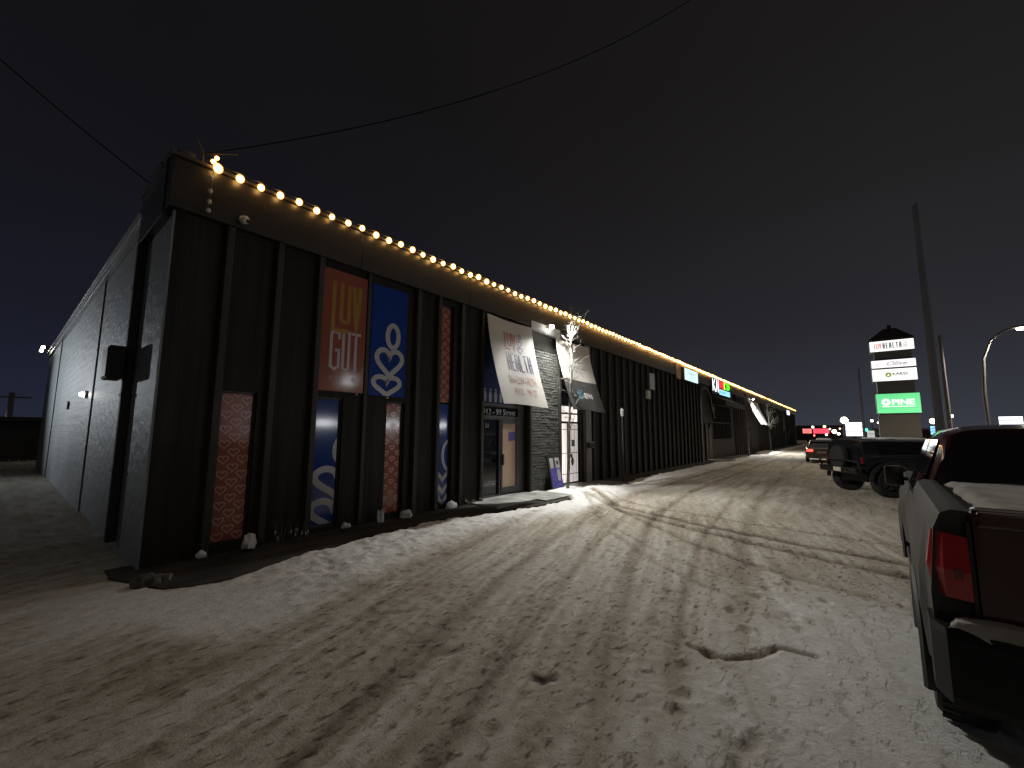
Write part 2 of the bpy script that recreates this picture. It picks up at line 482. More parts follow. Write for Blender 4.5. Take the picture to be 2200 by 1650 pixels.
    for P, w, k in ruts:
        d = seg_dist(x + .05*(lump-.5), y + .08*(fbm(x*3, y*3, 2, 99)-.5), P)
        g = np.exp(-(d/w)**2); lip = np.exp(-((d-w*1.9)/(w*.7))**2)
        tex = (.55+.45*fbm(x*6, y*6, 3, 101))*(1-.30*smooth(.2, .9, np.sin((y+.6*x)*75))*smooth(0, .5, fbm(x*.9, y*.9, 2, 103)))
        h = h - .030*k*g + .012*k*lip*lump; dirt = np.maximum(dirt*(1-.15*g), dirt + .55*k*g*tex)
    # clean drift beside the pickup
    cl = smooth(-1.7, -.5, x - .25*(fbm(x*1.2, y*1.2, 3, 111)-.5)*3)*(1-smooth(5.3, 7.4, y))*smooth(-1, .5, y)
    dirt = dirt*(1-.75*cl); h = h*(1-.55*cl) + .03*cl
    # footprints and scuffs
    def blob(px, py, a, b, ang, dep, dk=.5):
        nonlocal h, dirt
        c_, s_ = math.cos(ang), math.sin(ang)
        X = (x-px)*c_+(y-py)*s_; Y = -(x-px)*s_+(y-py)*c_
        q = np.exp(-((X/a)**2+(Y/b)**2)**1.6)
        ri = np.exp(-(((X/a)**2+(Y/b)**2)**.5-1.35)**2*9)
        h = h - dep*q + dep*.25*ri; dirt = dirt + dk*q*.8
    rr = np.random.default_rng(3)
    for i, (px, py) in enumerate(FOOT): blob(px, py, .05+.015*rr.random(), .09, .5*rr.random(), .024, .16)
    for i in range(150):
        px = rr.uniform(-5.2, -.1); py = rr.uniform(1.2, 9)
        blob(px, py, rr.uniform(.02, .06), rr.uniform(.03, .12), rr.uniform(.1, .6), .010, rr.uniform(.03, .22))
    dirt = dirt + .34*np.exp(-(seg_dist(x+.03*(lump-.5), y, GROOVE)/.03)**2); h = h - .035*np.exp(-(seg_dist(x, y, GROOVE)/.03)**2)
    for P, w, k in DARK:
        d = seg_dist(x+.10*(lump-.5), y+.10*(fine-.5), P); q = np.exp(-(d/w)**3)
        dirt = np.maximum(dirt, q*k*(.75+.5*fine)); h = h - .02*q
    far = smooth(60, 140, np.hypot(x, y))
    h = h*(1-far)*(.35+.65*near)
    # sit below the raised walk and under the building
    under = (1-smooth(-.10, -.01, t))*(1-np.clip(md+md2, 0, 1))*smooth(np.where(x < -7.47, 1.42, 1.04), np.where(x < -7.47, 1.5, 1.10), y)*(1-smooth(90, 92, y))
    h = np.where(under > 0, h*(1-under) - .10*under, h)
    return h, np.clip(dirt, 0, 1.3)
EY = [0, 1.06, 1.4, 1.9, 3.0, 5.5, 8.0, 9.8, 10.3, 11.0, 13.0, 17, 30, 90]
EX_ = [-7.45, -7.3, -6.35, -6.12, -6.38, -6.60, -6.15, -5.85, -6.3, -6.4, -6.44, -6.7, -6.7, -6.7]
def gp(x, y):   # rounded world positions of marks on the ground
    return (x, y)
FOOT = [(-.57, 3.02), (-.60, 2.88), (-.60, 2.72), (-.63, 2.58), (-1.05, 3.2), (-1.02, 3.0), (-1.15, 3.6), (-1.05, 3.9), (-.9, 4.6), (-1.1, 5.0), (-.6, 5.2), (-.5, 4.9), (-.95, 5.6), (-.35, 5.9), (-.7, 6.3)]
GROOVE = [(-1.22, 3.98), (-.93, 3.92), (-.72, 4.16), (-.62, 4.40), (-.36, 4.42)]
DARK = [([(-1.98, 2.75), (-1.90, 2.80)], .05, 1.2), ([(-2.75, 2.15), (-2.85, 2.45), (-2.75, 2.68)], .06, .55), ([(-2.35, 1.15), (-2.15, 1.32)], .10, .9), ([(-3.9, 2.5), (-3.7, 2.9)], .05, .4)]
gh, gd = ground_fields(GX, GY)
me = bpy.data.meshes.new("ground")
ny, nx = GX.shape
me.vertices.add(nx*ny)
me.vertices.foreach_set("co", np.stack([GX, GY, gh], -1).reshape(-1).astype(np.float32))
ii = (np.arange(ny-1)[:, None]*nx + np.arange(nx-1)[None, :]).reshape(-1)
q4 = np.stack([ii, ii+1, ii+1+nx, ii+nx], -1).reshape(-1)
me.loops.add(len(q4)); me.loops.foreach_set("vertex_index", q4.astype(np.int32))
me.polygons.add(len(ii)); me.polygons.foreach_set("loop_start", np.arange(0, len(q4), 4, dtype=np.int32))
me.polygons.foreach_set("loop_total", np.full(len(ii), 4, dtype=np.int32))
me.polygons.foreach_set("use_smooth", np.ones(len(ii), dtype=bool))
at = me.attributes.new("dirt", 'FLOAT', 'POINT'); at.data.foreach_set("value", gd.reshape(-1).astype(np.float32))
me.update(); me.validate()
g = bpy.data.objects.new("ground", me); S.collection.objects.link(g); tag(g, kind="structure", label="trampled dirty snow over the parking lane")
m = bpy.data.materials.new("packed_snow"); m.use_nodes = True; n = m.node_tree; b = n.nodes["Principled BSDF"]
a = n.nodes.new("ShaderNodeAttribute"); a.attribute_name = "dirt"
tcn = n.nodes.new("ShaderNodeTexCoord")
t1 = n.nodes.new("ShaderNodeTexNoise"); t1.inputs["Scale"].default_value = 14; t1.inputs["Detail"].default_value = 8; t1.inputs["Roughness"].default_value = .65
n.links.new(tcn.outputs["Object"], t1.inputs["Vector"])
md_ = n.nodes.new("ShaderNodeMath"); md_.operation = 'MULTIPLY_ADD'; md_.inputs[1].default_value = .36; md_.inputs[2].default_value = -.18
n.links.new(t1.outputs["Fac"], md_.inputs[0])
ad = n.nodes.new("ShaderNodeMath"); ad.operation = 'ADD'; n.links.new(a.outputs["Fac"], ad.inputs[0]); n.links.new(md_.outputs[0], ad.inputs[1])
cr = n.nodes.new("ShaderNodeValToRGB")
ce = cr.color_ramp.elements
ce[0].position = 0; ce[0].color = (.74, .735, .725, 1)
ce[1].position = 1; ce[1].color = (.045, .033, .024, 1)
for p, c in ((.20, (.50, .475, .43)), (.42, (.335, .295, .235)), (.70, (.165, .135, .105))):
    q = ce.new(p); q.color = (*c, 1)
mpg = n.nodes.new("ShaderNodeMapping"); mpg.inputs["Rotation"].default_value = (0, 0, R(-18)); mpg.inputs["Scale"].default_value = (1, .34, 1)
n.links.new(tcn.outputs["Object"], mpg.inputs[0])
t3 = n.nodes.new("ShaderNodeTexNoise"); t3.inputs["Scale"].default_value = 21; t3.inputs["Detail"].default_value = 7; t3.inputs["Roughness"].default_value = .62
n.links.new(mpg.outputs[0], t3.inputs["Vector"])
r3 = n.nodes.new("ShaderNodeMapRange"); r3.inputs["From Min"].default_value = .56; r3.inputs["From Max"].default_value = .70; r3.inputs["To Max"].default_value = .46
n.links.new(t3.outputs["Fac"], r3.inputs["Value"])
r4 = n.nodes.new("ShaderNodeMapRange"); r4.inputs["From Min"].default_value = .05; r4.inputs["From Max"].default_value = .28
n.links.new(a.outputs["Fac"], r4.inputs["Value"])
m4 = n.nodes.new("ShaderNodeMath"); m4.operation = 'MULTIPLY_ADD'; n.links.new(r3.outputs[0], m4.inputs[0]); n.links.new(r4.outputs[0], m4.inputs[1]); n.links.new(ad.outputs[0], m4.inputs[2])
ad = m4
n.links.new(ad.outputs[0], cr.inputs[0]); n.links.new(cr.outputs[0], b.inputs["Base Color"])
b.inputs["Roughness"].default_value = .82; b.inputs["Specular IOR Level"].default_value = .25
t2 = n.nodes.new("ShaderNodeTexNoise"); t2.inputs["Scale"].default_value = 45; t2.inputs["Detail"].default_value = 7; t2.inputs["Roughness"].default_value = .6
n.links.new(tcn.outputs["Object"], t2.inputs["Vector"])
bp = n.nodes.new("ShaderNodeBump"); bp.inputs["Strength"].default_value = .6; bp.inputs["Distance"].default_value = .016
m5 = n.nodes.new("ShaderNodeMath"); m5.operation = 'MULTIPLY_ADD'; m5.inputs[1].default_value = -1.8
n.links.new(r3.outputs[0], m5.inputs[0]); n.links.new(t2.outputs["Fac"], m5.inputs[2])
n.links.new(m5.outputs[0], bp.inputs["Height"]); n.links.new(bp.outputs[0], b.inputs["Normal"])
me.materials.append(m)
m_snow = mat("clean_snow", (.70, .70, .70), .8, spec=.25, noise=((9, 9, 9), 5, .88, 1.05), bump=((30, 30, 30), .6, .02))

# raised dark walk along the facade, with a cast kerb edge (slightly ragged)
mb = MB()
yy = [1.06] + list(np.arange(1.4, 90.5, .35))
pts = []
for i, y in enumerate(yy):
    e_ = float(np.interp(y, EY, EX_)) - .03 + .035*(vnoise(np.array([y*1.3]), np.array([2.]), 7)[0]-.5)
    pts.append(e_)
def wz(y): return .012 + .073*float(smooth(1.5, 5.0, np.array([y]))[0])
for i in range(len(yy)-1):
    y0, y1 = yy[i], yy[i+1]; z0, z1 = wz(y0), wz(y1)
    mb.add([(-7.8, y0, z0), (pts[i]-.02, y0, z0), (pts[i+1]-.02, y1, z1), (-7.8, y1, z1), (pts[i], y0, z0-.02), (pts[i+1], y1, z1-.02), (pts[i], y0, -.15), (pts[i+1], y1, -.15)],
           [(0, 1, 2, 3), (1, 4, 5, 2), (4, 6, 7, 5)])
mb.add([(-7.8, 1.06, wz(1)), (pts[0]-.02, 1.06, wz(1)), (pts[0]-.02, 1.06, -.15), (-7.8, 1.06, -.15)], [(0, 3, 2, 1)])
tag(mb.build("walkway", m_asph), kind="structure", label="bare dark walk at the foot of the facade")
mb = MB(); mb.bbox(-7.7, -6.52, 7.5, 9.05, -.05, .125, .015); mb.bbox(-7.7, -6.2, 9.07, 10.4, -.05, .125, .015)
tag(mb.build("pavement", mat("slab", (.22, .22, .21), .9, noise=((2.2, 2.2, 2.2), 8, .5, 1.9), bump=((25, 25, 25), .5, .01))), kind="structure", label="grey concrete slab before the first door dusted with snow")
mb = MB(); mb.bbox(-7.7, -6.2, 11.9, 14.2, -.05, .12, .015); mb.bbox(-7.7, -6.1, 29.2, 31.2, -.05, .125, .015)
tag(mb.build("pavement", m_conc), kind="structure", label="concrete slab before the lit door")

# ------------------------------------------------------------------ the long building
Y0, Y1, XB = 1.36, 88.0, -31.0
bld = empty("commercial_building", (WX, Y0, 0), "long dark ribbed single-storey commercial building with string lights along its roofline", "building")
holes = [(2.13, 2.63, .14, 2.48, .10), (3.60, 4.12, .14, 2.48, .10), (5.08, 5.54, .14, 2.48, .10), (6.50, 6.93, .12, 4.95, .10),
         (7.97, 9.96, .10, 4.96, .16), (11.74, 13.18, .10, 4.90, .14), (29.6, 30.5, .12, 2.2, .3), (31.6, 37.2, 1.45, 3.85, .15), (44.2, 45.3, .1, 2.3, .15), (71.0, 72.2, .1, 2.3, .15)]
zt = 5.10
ycs = sorted({Y0, Y1, *[h_[0] for h_ in holes], *[h_[1] for h_ in holes]}); zcs = sorted({-.1, zt, *[h_[2] for h_ in holes], *[h_[3] for h_ in holes]})
mb = MB()
for a_, b_ in zip(ycs[:-1], ycs[1:]):
    for c_, d_ in zip(zcs[:-1], zcs[1:]):
        ym, zm = (a_+b_)/2, (c_+d_)/2
        if any(h_[0] < ym < h_[1] and h_[2] < zm < h_[3] for h_ in holes): continue
        mb.add([(WX, a_, c_), (WX, b_, c_), (WX, b_, d_), (WX, a_, d_)], [(0, 1, 2, 3)])
for (a_, b_, c_, d_, dp) in holes:
    x_ = WX-dp
    mb.add([(WX, a_, c_), (WX, b_, c_), (WX, b_, d_), (WX, a_, d_), (x_, a_, c_), (x_, b_, c_), (x_, b_, d_), (x_, a_, d_)],
           [(0, 4, 5, 1), (1, 5, 6, 2), (2, 6, 7, 3), (3, 7, 4, 0)])
mb.build("front_wall", m_wall, bld)
# side wall: large flat panels, with slim seams between them
mb = MB(); w_ = -7.52; k = 0
seams = [-7.50, -9.6, -13.9, -18.6, -24.8, XB]
for a_, b_ in zip(seams[:-1], seams[1:]):
    o_ = .0 if k % 2 else .03; k += 1
    mb.box(b_+.01, a_-.003, Y0-o_, Y0+.2, -.1, 5.45)
mb.build("side_wall", m_side, bld)
mb = MB(); mb.box(XB, WX, Y1, Y1+.2, -.1, 5.5); mb.box(XB-.2, XB, Y0, Y1+.2, -.1, 5.5); mb.build("rear_wall", m_wall, bld)
mb = MB(); mb.box(XB, WX-.05, Y0+.05, Y1, 5.5, 5.6); mb.build("roof", m_roof, bld)
# fascia band
mb = MB(); y = Y0-.12
while y < Y1:
    y2 = min(y+3.05, Y1); mb.bbox(WX-.1, WX+.13, y, y2-.012, 5.08, 5.84, .008); y = y2
mb.bbox(-9.25, WX-.11, Y0-.14, Y0+.1, 5.0, 5.84, .01)
mb.build("fascia", m_fascia, bld)
mb = MB(); mb.bbox(WX-.3, WX+.17, Y0-.16, Y1, 5.845, 5.90, .01); mb.bbox(-9.3, WX-.31, Y0-.18, Y0+.1, 5.845, 5.90, .01)
mb.build("coping", m_cap, bld)
mb = MB(); mb.bbox(XB-.1, -9.3, Y0-.10, Y0+.1, 5.46, 5.60, .01); mb.bbox(XB-.1, -9.32, Y0-.16, Y0+.1, 5.60, 5.66, .01); mb.build("gutter", mat("gutter_metal", (.30, .29, .28), .3, metal=.6), bld)
# vertical fins
fy = [2.05, 2.80, 3.52, 5.78, 6.40, 7.16, 7.90, 10.02, 11.66, 13.30]
y = 13.95
while y < 29.0: fy.append(y); y += .685
y = 38.5
while y < 43.5: fy.append(y); y += .85
y = 50.5
while y < 71: fy.append(y); y += 1.6
y = 73.5
while y < 87: fy.append(y); y += 1.6
for i, y in enumerate(fy):
    wd = .10 if y < 14 else .085
    mb = MB(); mb.bbox(WX+.001, WX+.11, y-wd/2, y+wd/2, .09, 5.075, .01); mb.build("fin", m_fin, bld)
for (a_, b_) in ((4.50, 4.58), ):
    mb = MB(); mb.bbox(WX+.001, WX+.07, a_, b_, .09, 5.075, .01); mb.build("fin", m_fin, bld)
# window units low on the wall (frame > pane); prints hang in front as signs
for (a_, b_, c_, d_, dp) in holes[:4]:
    mb = MB(); x_ = WX-dp
    for q in ((a_, a_+.03, c_, d_), (b_-.03, b_, c_, d_), (a_+.03, b_-.03, c_, c_+.03), (a_+.03, b_-.03, d_-.03, d_)):
        mb.box(x_+.001, x_+.04, q[0]+.001, q[1]-.001, q[2]+.001, q[3]-.001)
    wf = mb.build("window", m_frame, bld)
    mb = MB(); mb.box(x_-.02, x_, a_, b_, c_, d_); mb.build("pane", m_glass, wf)
# first entrance
DX = WX-.16
mb = MB()
for q in ((7.97, 8.03, .10, 4.96), (9.63, 9.96, .10, 4.96), (8.03, 9.63, 2.20, 2.30), (8.03, 9.63, 2.55, 2.63), (8.03, 9.63, 4.88, 4.96), (8.03, 9.63, .10, .17), (8.80, 8.87, .17, 2.20)):
    mb.bbox(DX+.001, DX+.06, q[0], q[1]-.001, q[2], q[3]-.001, .006)
ent = mb.build("entrance", m_frame, bld)
mb = MB(); mb.box(DX-.02, DX, 7.97, 9.96, .10, 4.96); mb.build("pane", m_glass, ent)
dr = MB()
for q in ((8.88, 8.95, .18, 2.19), (9.55, 9.62, .18, 2.19), (8.95, 9.55, .18, .34), (8.95, 9.55, 2.10, 2.19)): dr.bbox(DX+.02, DX+.07, q[0], q[1]-.001, q[2], q[3]-.001, .005)
dr = dr.build("door", m_frame, ent)
mb = MB(); mb.box(DX+.025, DX+.04, 8.95, 9.55, .34, 2.10); mb.build("glass", mat("papered_glass", (.40, .27, .19), .35, emit=(.5, .30, .2), es=.018, noise=((1.5, 1.5, .8), 3, .7, 1.15)), dr)
mb = MB(); mb.bbox(DX+.08, DX+.12, 8.90, 8.96, .95, 1.25, .01); mb.build("handle", m_black, dr)
mb = MB(); mb.bbox(DX+.042, DX+.05, 9.24, 9.52, 1.62, 1.86, .003); mb.build("notice", mat("purple_print", (.07, .05, .25), .5), dr)
decal("street_number", fit(text_polys("4913 - 99 Street", .2, bold=.002), 8.05, 9.58, 2.335, 2.50), lambda a_, b_, e_=0: (DX+.012+e_, a_, b_), m_white, ent)
decal("unit_number", fit(text_polys("21", .2, bold=.002), 8.28, 8.40, 1.98, 2.09), lambda a_, b_, e_=0: (DX+.012+e_, a_, b_), m_white, ent)
# faint figures printed on the upper glass
mfig = mat("figure_print", (.16, .17, .19), .5)
P = []
for k in range(7):
    cx = 8.25 + k*.22
    P += [[(cx-.05, 2.68), (cx+.05, 2.68), (cx+.065, 2.86), (cx+.035, 2.97), (cx-.035, 2.97), (cx-.065, 2.86)], [(cx+.035*math.cos(t*.785), 3.02+.04*math.sin(t*.785)) for t in range(8)]]
decal("window_print", P, lambda a_, b_, e_=0: (DX+.012+e_, a_, b_), mfig, ent)
mb = MB(); mb.box(DX+.003, DX+.008, 8.04, 9.62, 2.64, 4.86); mb.build("window_film", mat("navy_film", (.02, .03, .085), .2), ent)
# pier of split-face blocks between the doors
m_brick = bpy.data.materials.new("split_block"); m_brick.use_nodes = True; n = m_brick.node_tree; b = n.nodes["Principled BSDF"]
tcn = n.nodes.new("ShaderNodeTexCoord"); mp = n.nodes.new("ShaderNodeMapping"); mp.inputs["Rotation"].default_value = (R(90), 0, R(90))
n.links.new(tcn.outputs["Object"], mp.inputs[0])
sx = n.nodes.new("ShaderNodeSeparateXYZ"); cx_ = n.nodes.new("ShaderNodeCombineXYZ"); n.links.new(tcn.outputs["Object"], sx.inputs[0])
n.links.new(sx.outputs["Y"], cx_.inputs["X"]); n.links.new(sx.outputs["Z"], cx_.inputs["Y"])
bt = n.nodes.new("ShaderNodeTexBrick"); bt.inputs["Scale"].default_value = 1; bt.inputs["Brick Width"].default_value = .24; bt.inputs["Row Height"].default_value = .085
bt.inputs["Mortar Size"].default_value = .008; bt.inputs["Color1"].default_value = (.085, .088, .078, 1); bt.inputs["Color2"].default_value = (.14, .14, .125, 1); bt.inputs["Mortar"].default_value = (.035, .035, .032, 1)
n.links.new(cx_.outputs[0], bt.inputs["Vector"]); n.links.new(bt.outputs["Color"], b.inputs["Base Color"]); b.inputs["Roughness"].default_value = .9
tn = n.nodes.new("ShaderNodeTexNoise"); tn.inputs["Scale"].default_value = 22; tn.inputs["Detail"].default_value = 5; n.links.new(tcn.outputs["Object"], tn.inputs["Vector"])
mm = n.nodes.new("ShaderNodeMath"); mm.operation = 'MULTIPLY_ADD'; mm.inputs[1].default_value = -1.2; n.links.new(bt.outputs["Fac"], mm.inputs[0]); n.links.new(tn.outputs["Fac"], mm.inputs[2])
bp = n.nodes.new("ShaderNodeBump"); bp.inputs["Strength"].default_value = 1; bp.inputs["Distance"].default_value = .035
n.links.new(mm.outputs[0], bp.inputs["Height"]); n.links.new(bp.outputs[0], b.inputs["Normal"])
mb = MB()
z = .10; row = 0
while z < 4.42:
    y = 10.09 - (.12 if row % 2 else 0)
    while y < 11.58:
        a_ = max(y, 10.09); b_ = min(y+.235, 11.58)
        if b_-a_ > .02:
            mb.bbox(WX+.002, WX+.045+random.random()*.014, a_, b_, z, z+.078, .008)
        y += .24
    z += .085; row += 1
mb.build("block_pier", m_brick, bld)
mb = MB(); mb.bbox(WX+.002, WX+.07, 10.09, 11.58, 4.95, 5.06, .01); mb.bbox(WX+.002, WX+.03, 10.09, 11.58, 4.97, 5.07, .01)
mb2 = MB(); mb2.bbox(WX+.002, WX+.05, 10.09, 11.58, 4.44, 4.94, .01); mb2.build("dark_band", m_frame, bld)
mb3 = MB(); mb3.bbox(WX+.135, WX+.15, 9.98, 11.60, 4.97, 5.26, .005); mb3.build("light_panel", m_white, bld)
mb.build("pier_cap", m_white, bld)
mb = MB(); mb.bbox(WX+.002, WX+.10, 13.36, 13.75, .1, 5.07, .01); mb.build("pilaster", mat("grey_pilaster", (.22, .22, .21), .6, noise=((3, 3, 1), 4, .8, 1.15)), bld)
# second entrance, lit from inside
EX = WX-.14
lit = emat("lit_curtain", (1, .86, .80), 1.6, noise=((4, 22, .6), .35, 1.15))
mb = MB(); mb.box(EX-.03, EX-.012, 11.74, 13.18, .10, 2.78); ent2 = mb.build("lit_entrance", lit, bld)
mb = MB(); mb.box(EX-.03, EX-.012, 11.74, 13.18, 2.79, 4.90); mb.build("upper_glass", m_glass, ent2)
mb = MB()
for q in ((11.74, 11.80, .10, 4.90), (13.12, 13.18, .10, 4.90), (11.80, 13.12, 2.16, 2.24), (11.80, 13.12, 2.48, 2.54), (11.80, 13.12, 2.76, 2.84), (12.42, 12.50, .17, 2.16), (11.80, 13.12, .10, .17)):
    mb.bbox(EX, EX+.05, q[0], q[1]-.001, q[2], q[3]-.001, .006)
mb.build("door_frame", m_black, ent2)
dw = emat("door_white", (.95, .86, .82), .6, noise=((3, 20, .5), .6, 1.2))
mb = MB(); mb.bbox(EX-.01, EX+.03, 12.52, 13.10, .18, 2.15, .006); dd = mb.build("door", dw, ent2)
mb = MB(); mb.bbox(EX+.055, EX+.075, 12.56, 12.66, .98, 1.12, .01); mb.build("lock", m_black, dd)
decal("oval_mark", [[(12.72+.10*math.cos(t*.3), .86+.14*math.sin(t*.3)) for t in range(21)]], lambda a_, b_, e_=0: (EX+.034+e_, a_, b_), m_frame, dd)
decal("notice", [rect(12.66, 12.88, 1.38, 1.60)], lambda a_, b_, e_=0: (EX+.034+e_, a_, b_), m_side, dd)
decal("street_number", fit(text_polys("- 99 Street", .15), 12.15, 13.05, 2.30, 2.42), lambda a_, b_, e_=0: (EX+.002+e_, a_, b_), mat("brown_vinyl", (.2, .1, .08), .5), ent2)
mb = MB()
y = 11.84
while y < 13.1:
    mb.tube([(EX+.09, y, .14), (EX+.09, y, 2.15)], .006, 6); y += .105
for z in (.45, 1.15, 1.95): mb.bbox(EX+.075, EX+.09, 11.80, 13.12, z, z+.02, .003)
mb.build("security_bars", m_black, ent2)
# further doors and windows
mb = MB(); mb.box(WX-.3, WX-.28, 29.6, 30.5, .12, 2.2); fd = mb.build("door", emat("warm_door", (1, .82, .55), 1.3), bld)
mb = MB(); mb.bbox(WX+.01, WX+.10, 29.35, 29.6, .1, 2.5, .01); mb.bbox(WX+.01, WX+.10, 30.5, 30.75, .1, 2.5, .01); mb.build("door_frame", m_frame, fd)
mb = MB(); mb.box(WX-.15, WX-.13, 31.6, 37.2, 1.45, 3.85); fw = mb.build("shop_window", m_glass, bld)
mb = MB()
for y in np.arange(31.6, 37.3, .7): mb.bbox(WX-.12, WX+.03, y-.03, y+.03, 1.45, 3.85, .005)
mb.bbox(WX-.125, WX+.02, 31.6, 37.2, 2.6, 2.66, .005); mb.build("mullions", m_fin, fw)
mb = MB(); mb.box(WX-.125, WX-.12, 32.0, 32.25, 3.35, 3.75); mb.build("lit_pane", emat("warm_pane", (1, .85, .5), 1.2), fw)
for a_ in (44.2, 71.0):
    mb = MB(); mb.box(WX-.15, WX-.12, a_, a_+1.1, .1, 2.3); mb.build("door", m_white if a_ < 50 else m_side, bld)
# arched recess trim
mb = MB()
pts = [(WX+.16, 28.0, .1), (WX+.16, 28.0, 3.9)] + [(WX+.16, 29.3-1.3*math.cos(t), 3.9+.95*math.sin(t)) for t in np.linspace(.2, math.pi-.2, 8)] + [(WX+.16, 30.75, 3.6), (WX+.16, 31.2, 2.9)]
mb.tube(pts, .09, 6); mb.build("arch_trim", m_fascia, bld)

# awning over the shop window
mb = MB()
mb.add([(WX+.02, 31.2, 4.55), (WX+.02, 37.6, 4.55), (WX+1.0, 37.6, 4.1), (WX+1.0, 31.2, 4.1), (WX+1.0, 31.2, 3.75), (WX+1.0, 37.6, 3.75), (WX+.02, 31.2, 3.9), (WX+.02, 37.6, 3.9)],
       [(0, 3, 2, 1), (3, 4, 5, 2), (0, 6, 4, 3), (1, 2, 5, 7), (6, 7, 5, 4)])
tag(mb.build("awning", mat("awning_cloth", (.03, .028, .03), .8)), "dark sloping awning over the wide shop window", "awning")

# ------------------------------------------------------------------ string lights
sl = empty("string_lights", (WX+.2, Y0, 5.87), "warm white bulb string glowing along the whole roofline", "string lights")
m_bulb = bpy.data.materials.new("bulb_painted_halo"); m_bulb.use_nodes = True; n = m_bulb.node_tree; b = n.nodes["Principled BSDF"]
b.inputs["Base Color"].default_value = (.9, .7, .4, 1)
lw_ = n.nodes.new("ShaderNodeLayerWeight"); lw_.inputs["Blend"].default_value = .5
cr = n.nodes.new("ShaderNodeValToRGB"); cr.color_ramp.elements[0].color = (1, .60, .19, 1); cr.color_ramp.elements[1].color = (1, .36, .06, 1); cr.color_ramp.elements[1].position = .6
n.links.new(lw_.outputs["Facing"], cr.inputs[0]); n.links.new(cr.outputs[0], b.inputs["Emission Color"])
mrr = n.nodes.new("ShaderNodeMapRange"); mrr.interpolation_type = 'SMOOTHSTEP'; mrr.inputs["To Min"].default_value = 17; mrr.inputs["To Max"].default_value = .5; mrr.inputs["From Max"].default_value = .62  # halo painted into the emission: bright centre fading to a dim orange rim
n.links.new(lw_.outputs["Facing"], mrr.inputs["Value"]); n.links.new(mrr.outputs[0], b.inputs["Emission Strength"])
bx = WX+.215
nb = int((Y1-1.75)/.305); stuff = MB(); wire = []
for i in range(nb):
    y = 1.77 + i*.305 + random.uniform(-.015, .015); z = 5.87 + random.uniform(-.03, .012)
    rd = .066*random.uniform(.85, 1.12)  # globes oversized to take in the painted halo
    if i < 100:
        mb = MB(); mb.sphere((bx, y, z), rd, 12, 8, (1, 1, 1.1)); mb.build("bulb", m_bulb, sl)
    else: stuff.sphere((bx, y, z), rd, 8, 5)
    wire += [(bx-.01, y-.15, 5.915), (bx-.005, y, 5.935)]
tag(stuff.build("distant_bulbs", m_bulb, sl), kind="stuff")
mb = MB(); mb.tube(wire, .008, 4); mb.build("wire", m_black, sl)
# unlit drop of the string at the corner
mw = mat("dead_bulb", (.55, .5, .42), .2)
mb = MB(); mb.tube([(bx, 1.72, 5.92), (bx+.02, 1.70, 5.6), (bx, 1.69, 5.1)], .007, 4); mb.build("drop_wire", m_black, sl)
for z in (5.66, 5.45, 5.28, 5.14):
    mb = MB(); mb.sphere((bx+.02, 1.69, z), .035, 8, 6); mb.build("unlit_bulb", mw, sl)
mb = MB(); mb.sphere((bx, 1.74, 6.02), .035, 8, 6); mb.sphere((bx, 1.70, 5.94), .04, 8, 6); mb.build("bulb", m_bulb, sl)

# roof clutter at the corner: bracket with cable anchors and tinsel twigs
br = MB(); br.tube([(-7.45, 1.6, 5.9), (-7.45, 1.6, 6.15)], .02, 6); br.tube([(-7.45, 1.6, 6.08), (-7.1, 1.95, 6.12)], .012, 5); br.tube([(-7.45, 1.6, 6.12), (-7.3, 1.45, 6.25)], .010, 5)
br.bbox(-7.55, -7.38, 1.3, 1.5, 5.9, 6.0, .01)
tag(br.build("cable_bracket", m_cap), "small metal bracket at the near roof corner holding the cables", "bracket")
# round security camera on the fascia
sc_ = empty("security_camera", (WX+.13, 2.18, 5.22), "white dome security camera on the fascia near the corner", "camera")
mb = MB(); mb.lathe([(.0, 0), (.06, 0), (.065, .03), (.05, .05), (0, .05)], (WX+.131, 2.18, 5.22), 'x', 16); mb.build("mount", m_white, sc_)
mb = MB(); mb.sphere((WX+.22, 2.18, 5.20), .065, 14, 10); mb.build("dome", m_white, sc_)
mb = MB(); mb.sphere((WX+.27, 2.21, 5.175), .030, 10, 8); mb.build("lens", m_black, sc_)

# ------------------------------------------------------------------ signs on the facade
m_or = mat("orange_print", (.30, .090, .055), .10, noise=((1, 1, 1), 2, .9, 1.1))
m_or2 = mat("orange_print_dull", (.30, .085, .050), .25, noise=((1, 1, 1), 2, .9, 1.1))
m_ht = mat("heart_print", (.58, .29, .22), .2)
m_bl = mat("blue_print", (.014, .045, .24), .08)
m_gr = mat("pale_print", (.42, .41, .40), .3)
m_yl = mat("yellow_print", (.36, .19, .035), .25)
m_pk = mat("pink_white_print", (.48, .38, .38), .25)
def sign(name, label, a_, b_, c_, d_, off, th, m_, cat="sign", group=None):
    o = empty(name, (WX+off, (a_+b_)/2, c_), label, cat, group)
    mb = MB(); mb.bbox(WX+off, WX+off+th, a_, b_, c_, d_, .003); mb.build("panel", m_, o)
    return o
def hearts(a_, b_, c_, d_, step=.222, w=.150):
    w = w if b_-a_ > .42 else .115
    P = []; z = d_-.11; k = 0
    while z > c_-.1:
        for j, cy in enumerate(np.linspace(a_+.08, b_-.08, 3) if b_-a_ > .42 else (a_+.05, (a_+b_)/2, b_-.05)):
            P += ribbon(heart_path(cy, z + (.5*step if j == 1 else 0), w, w*.80, 18), .021, True)
        z -= step*1.05
    return P
def heart_panel(label, a_, b_, c_, d_, off, mm_):
    o = sign("window_graphic", label, a_, b_, c_, d_, off, .006, mm_, "window graphic", "orange heart pattern window graphics")
    decal("heart_pattern", hearts(a_, b_, c_, d_), on_face(off+.009), m_ht, o, (a_+.004, b_-.004, c_+.004, d_-.004))
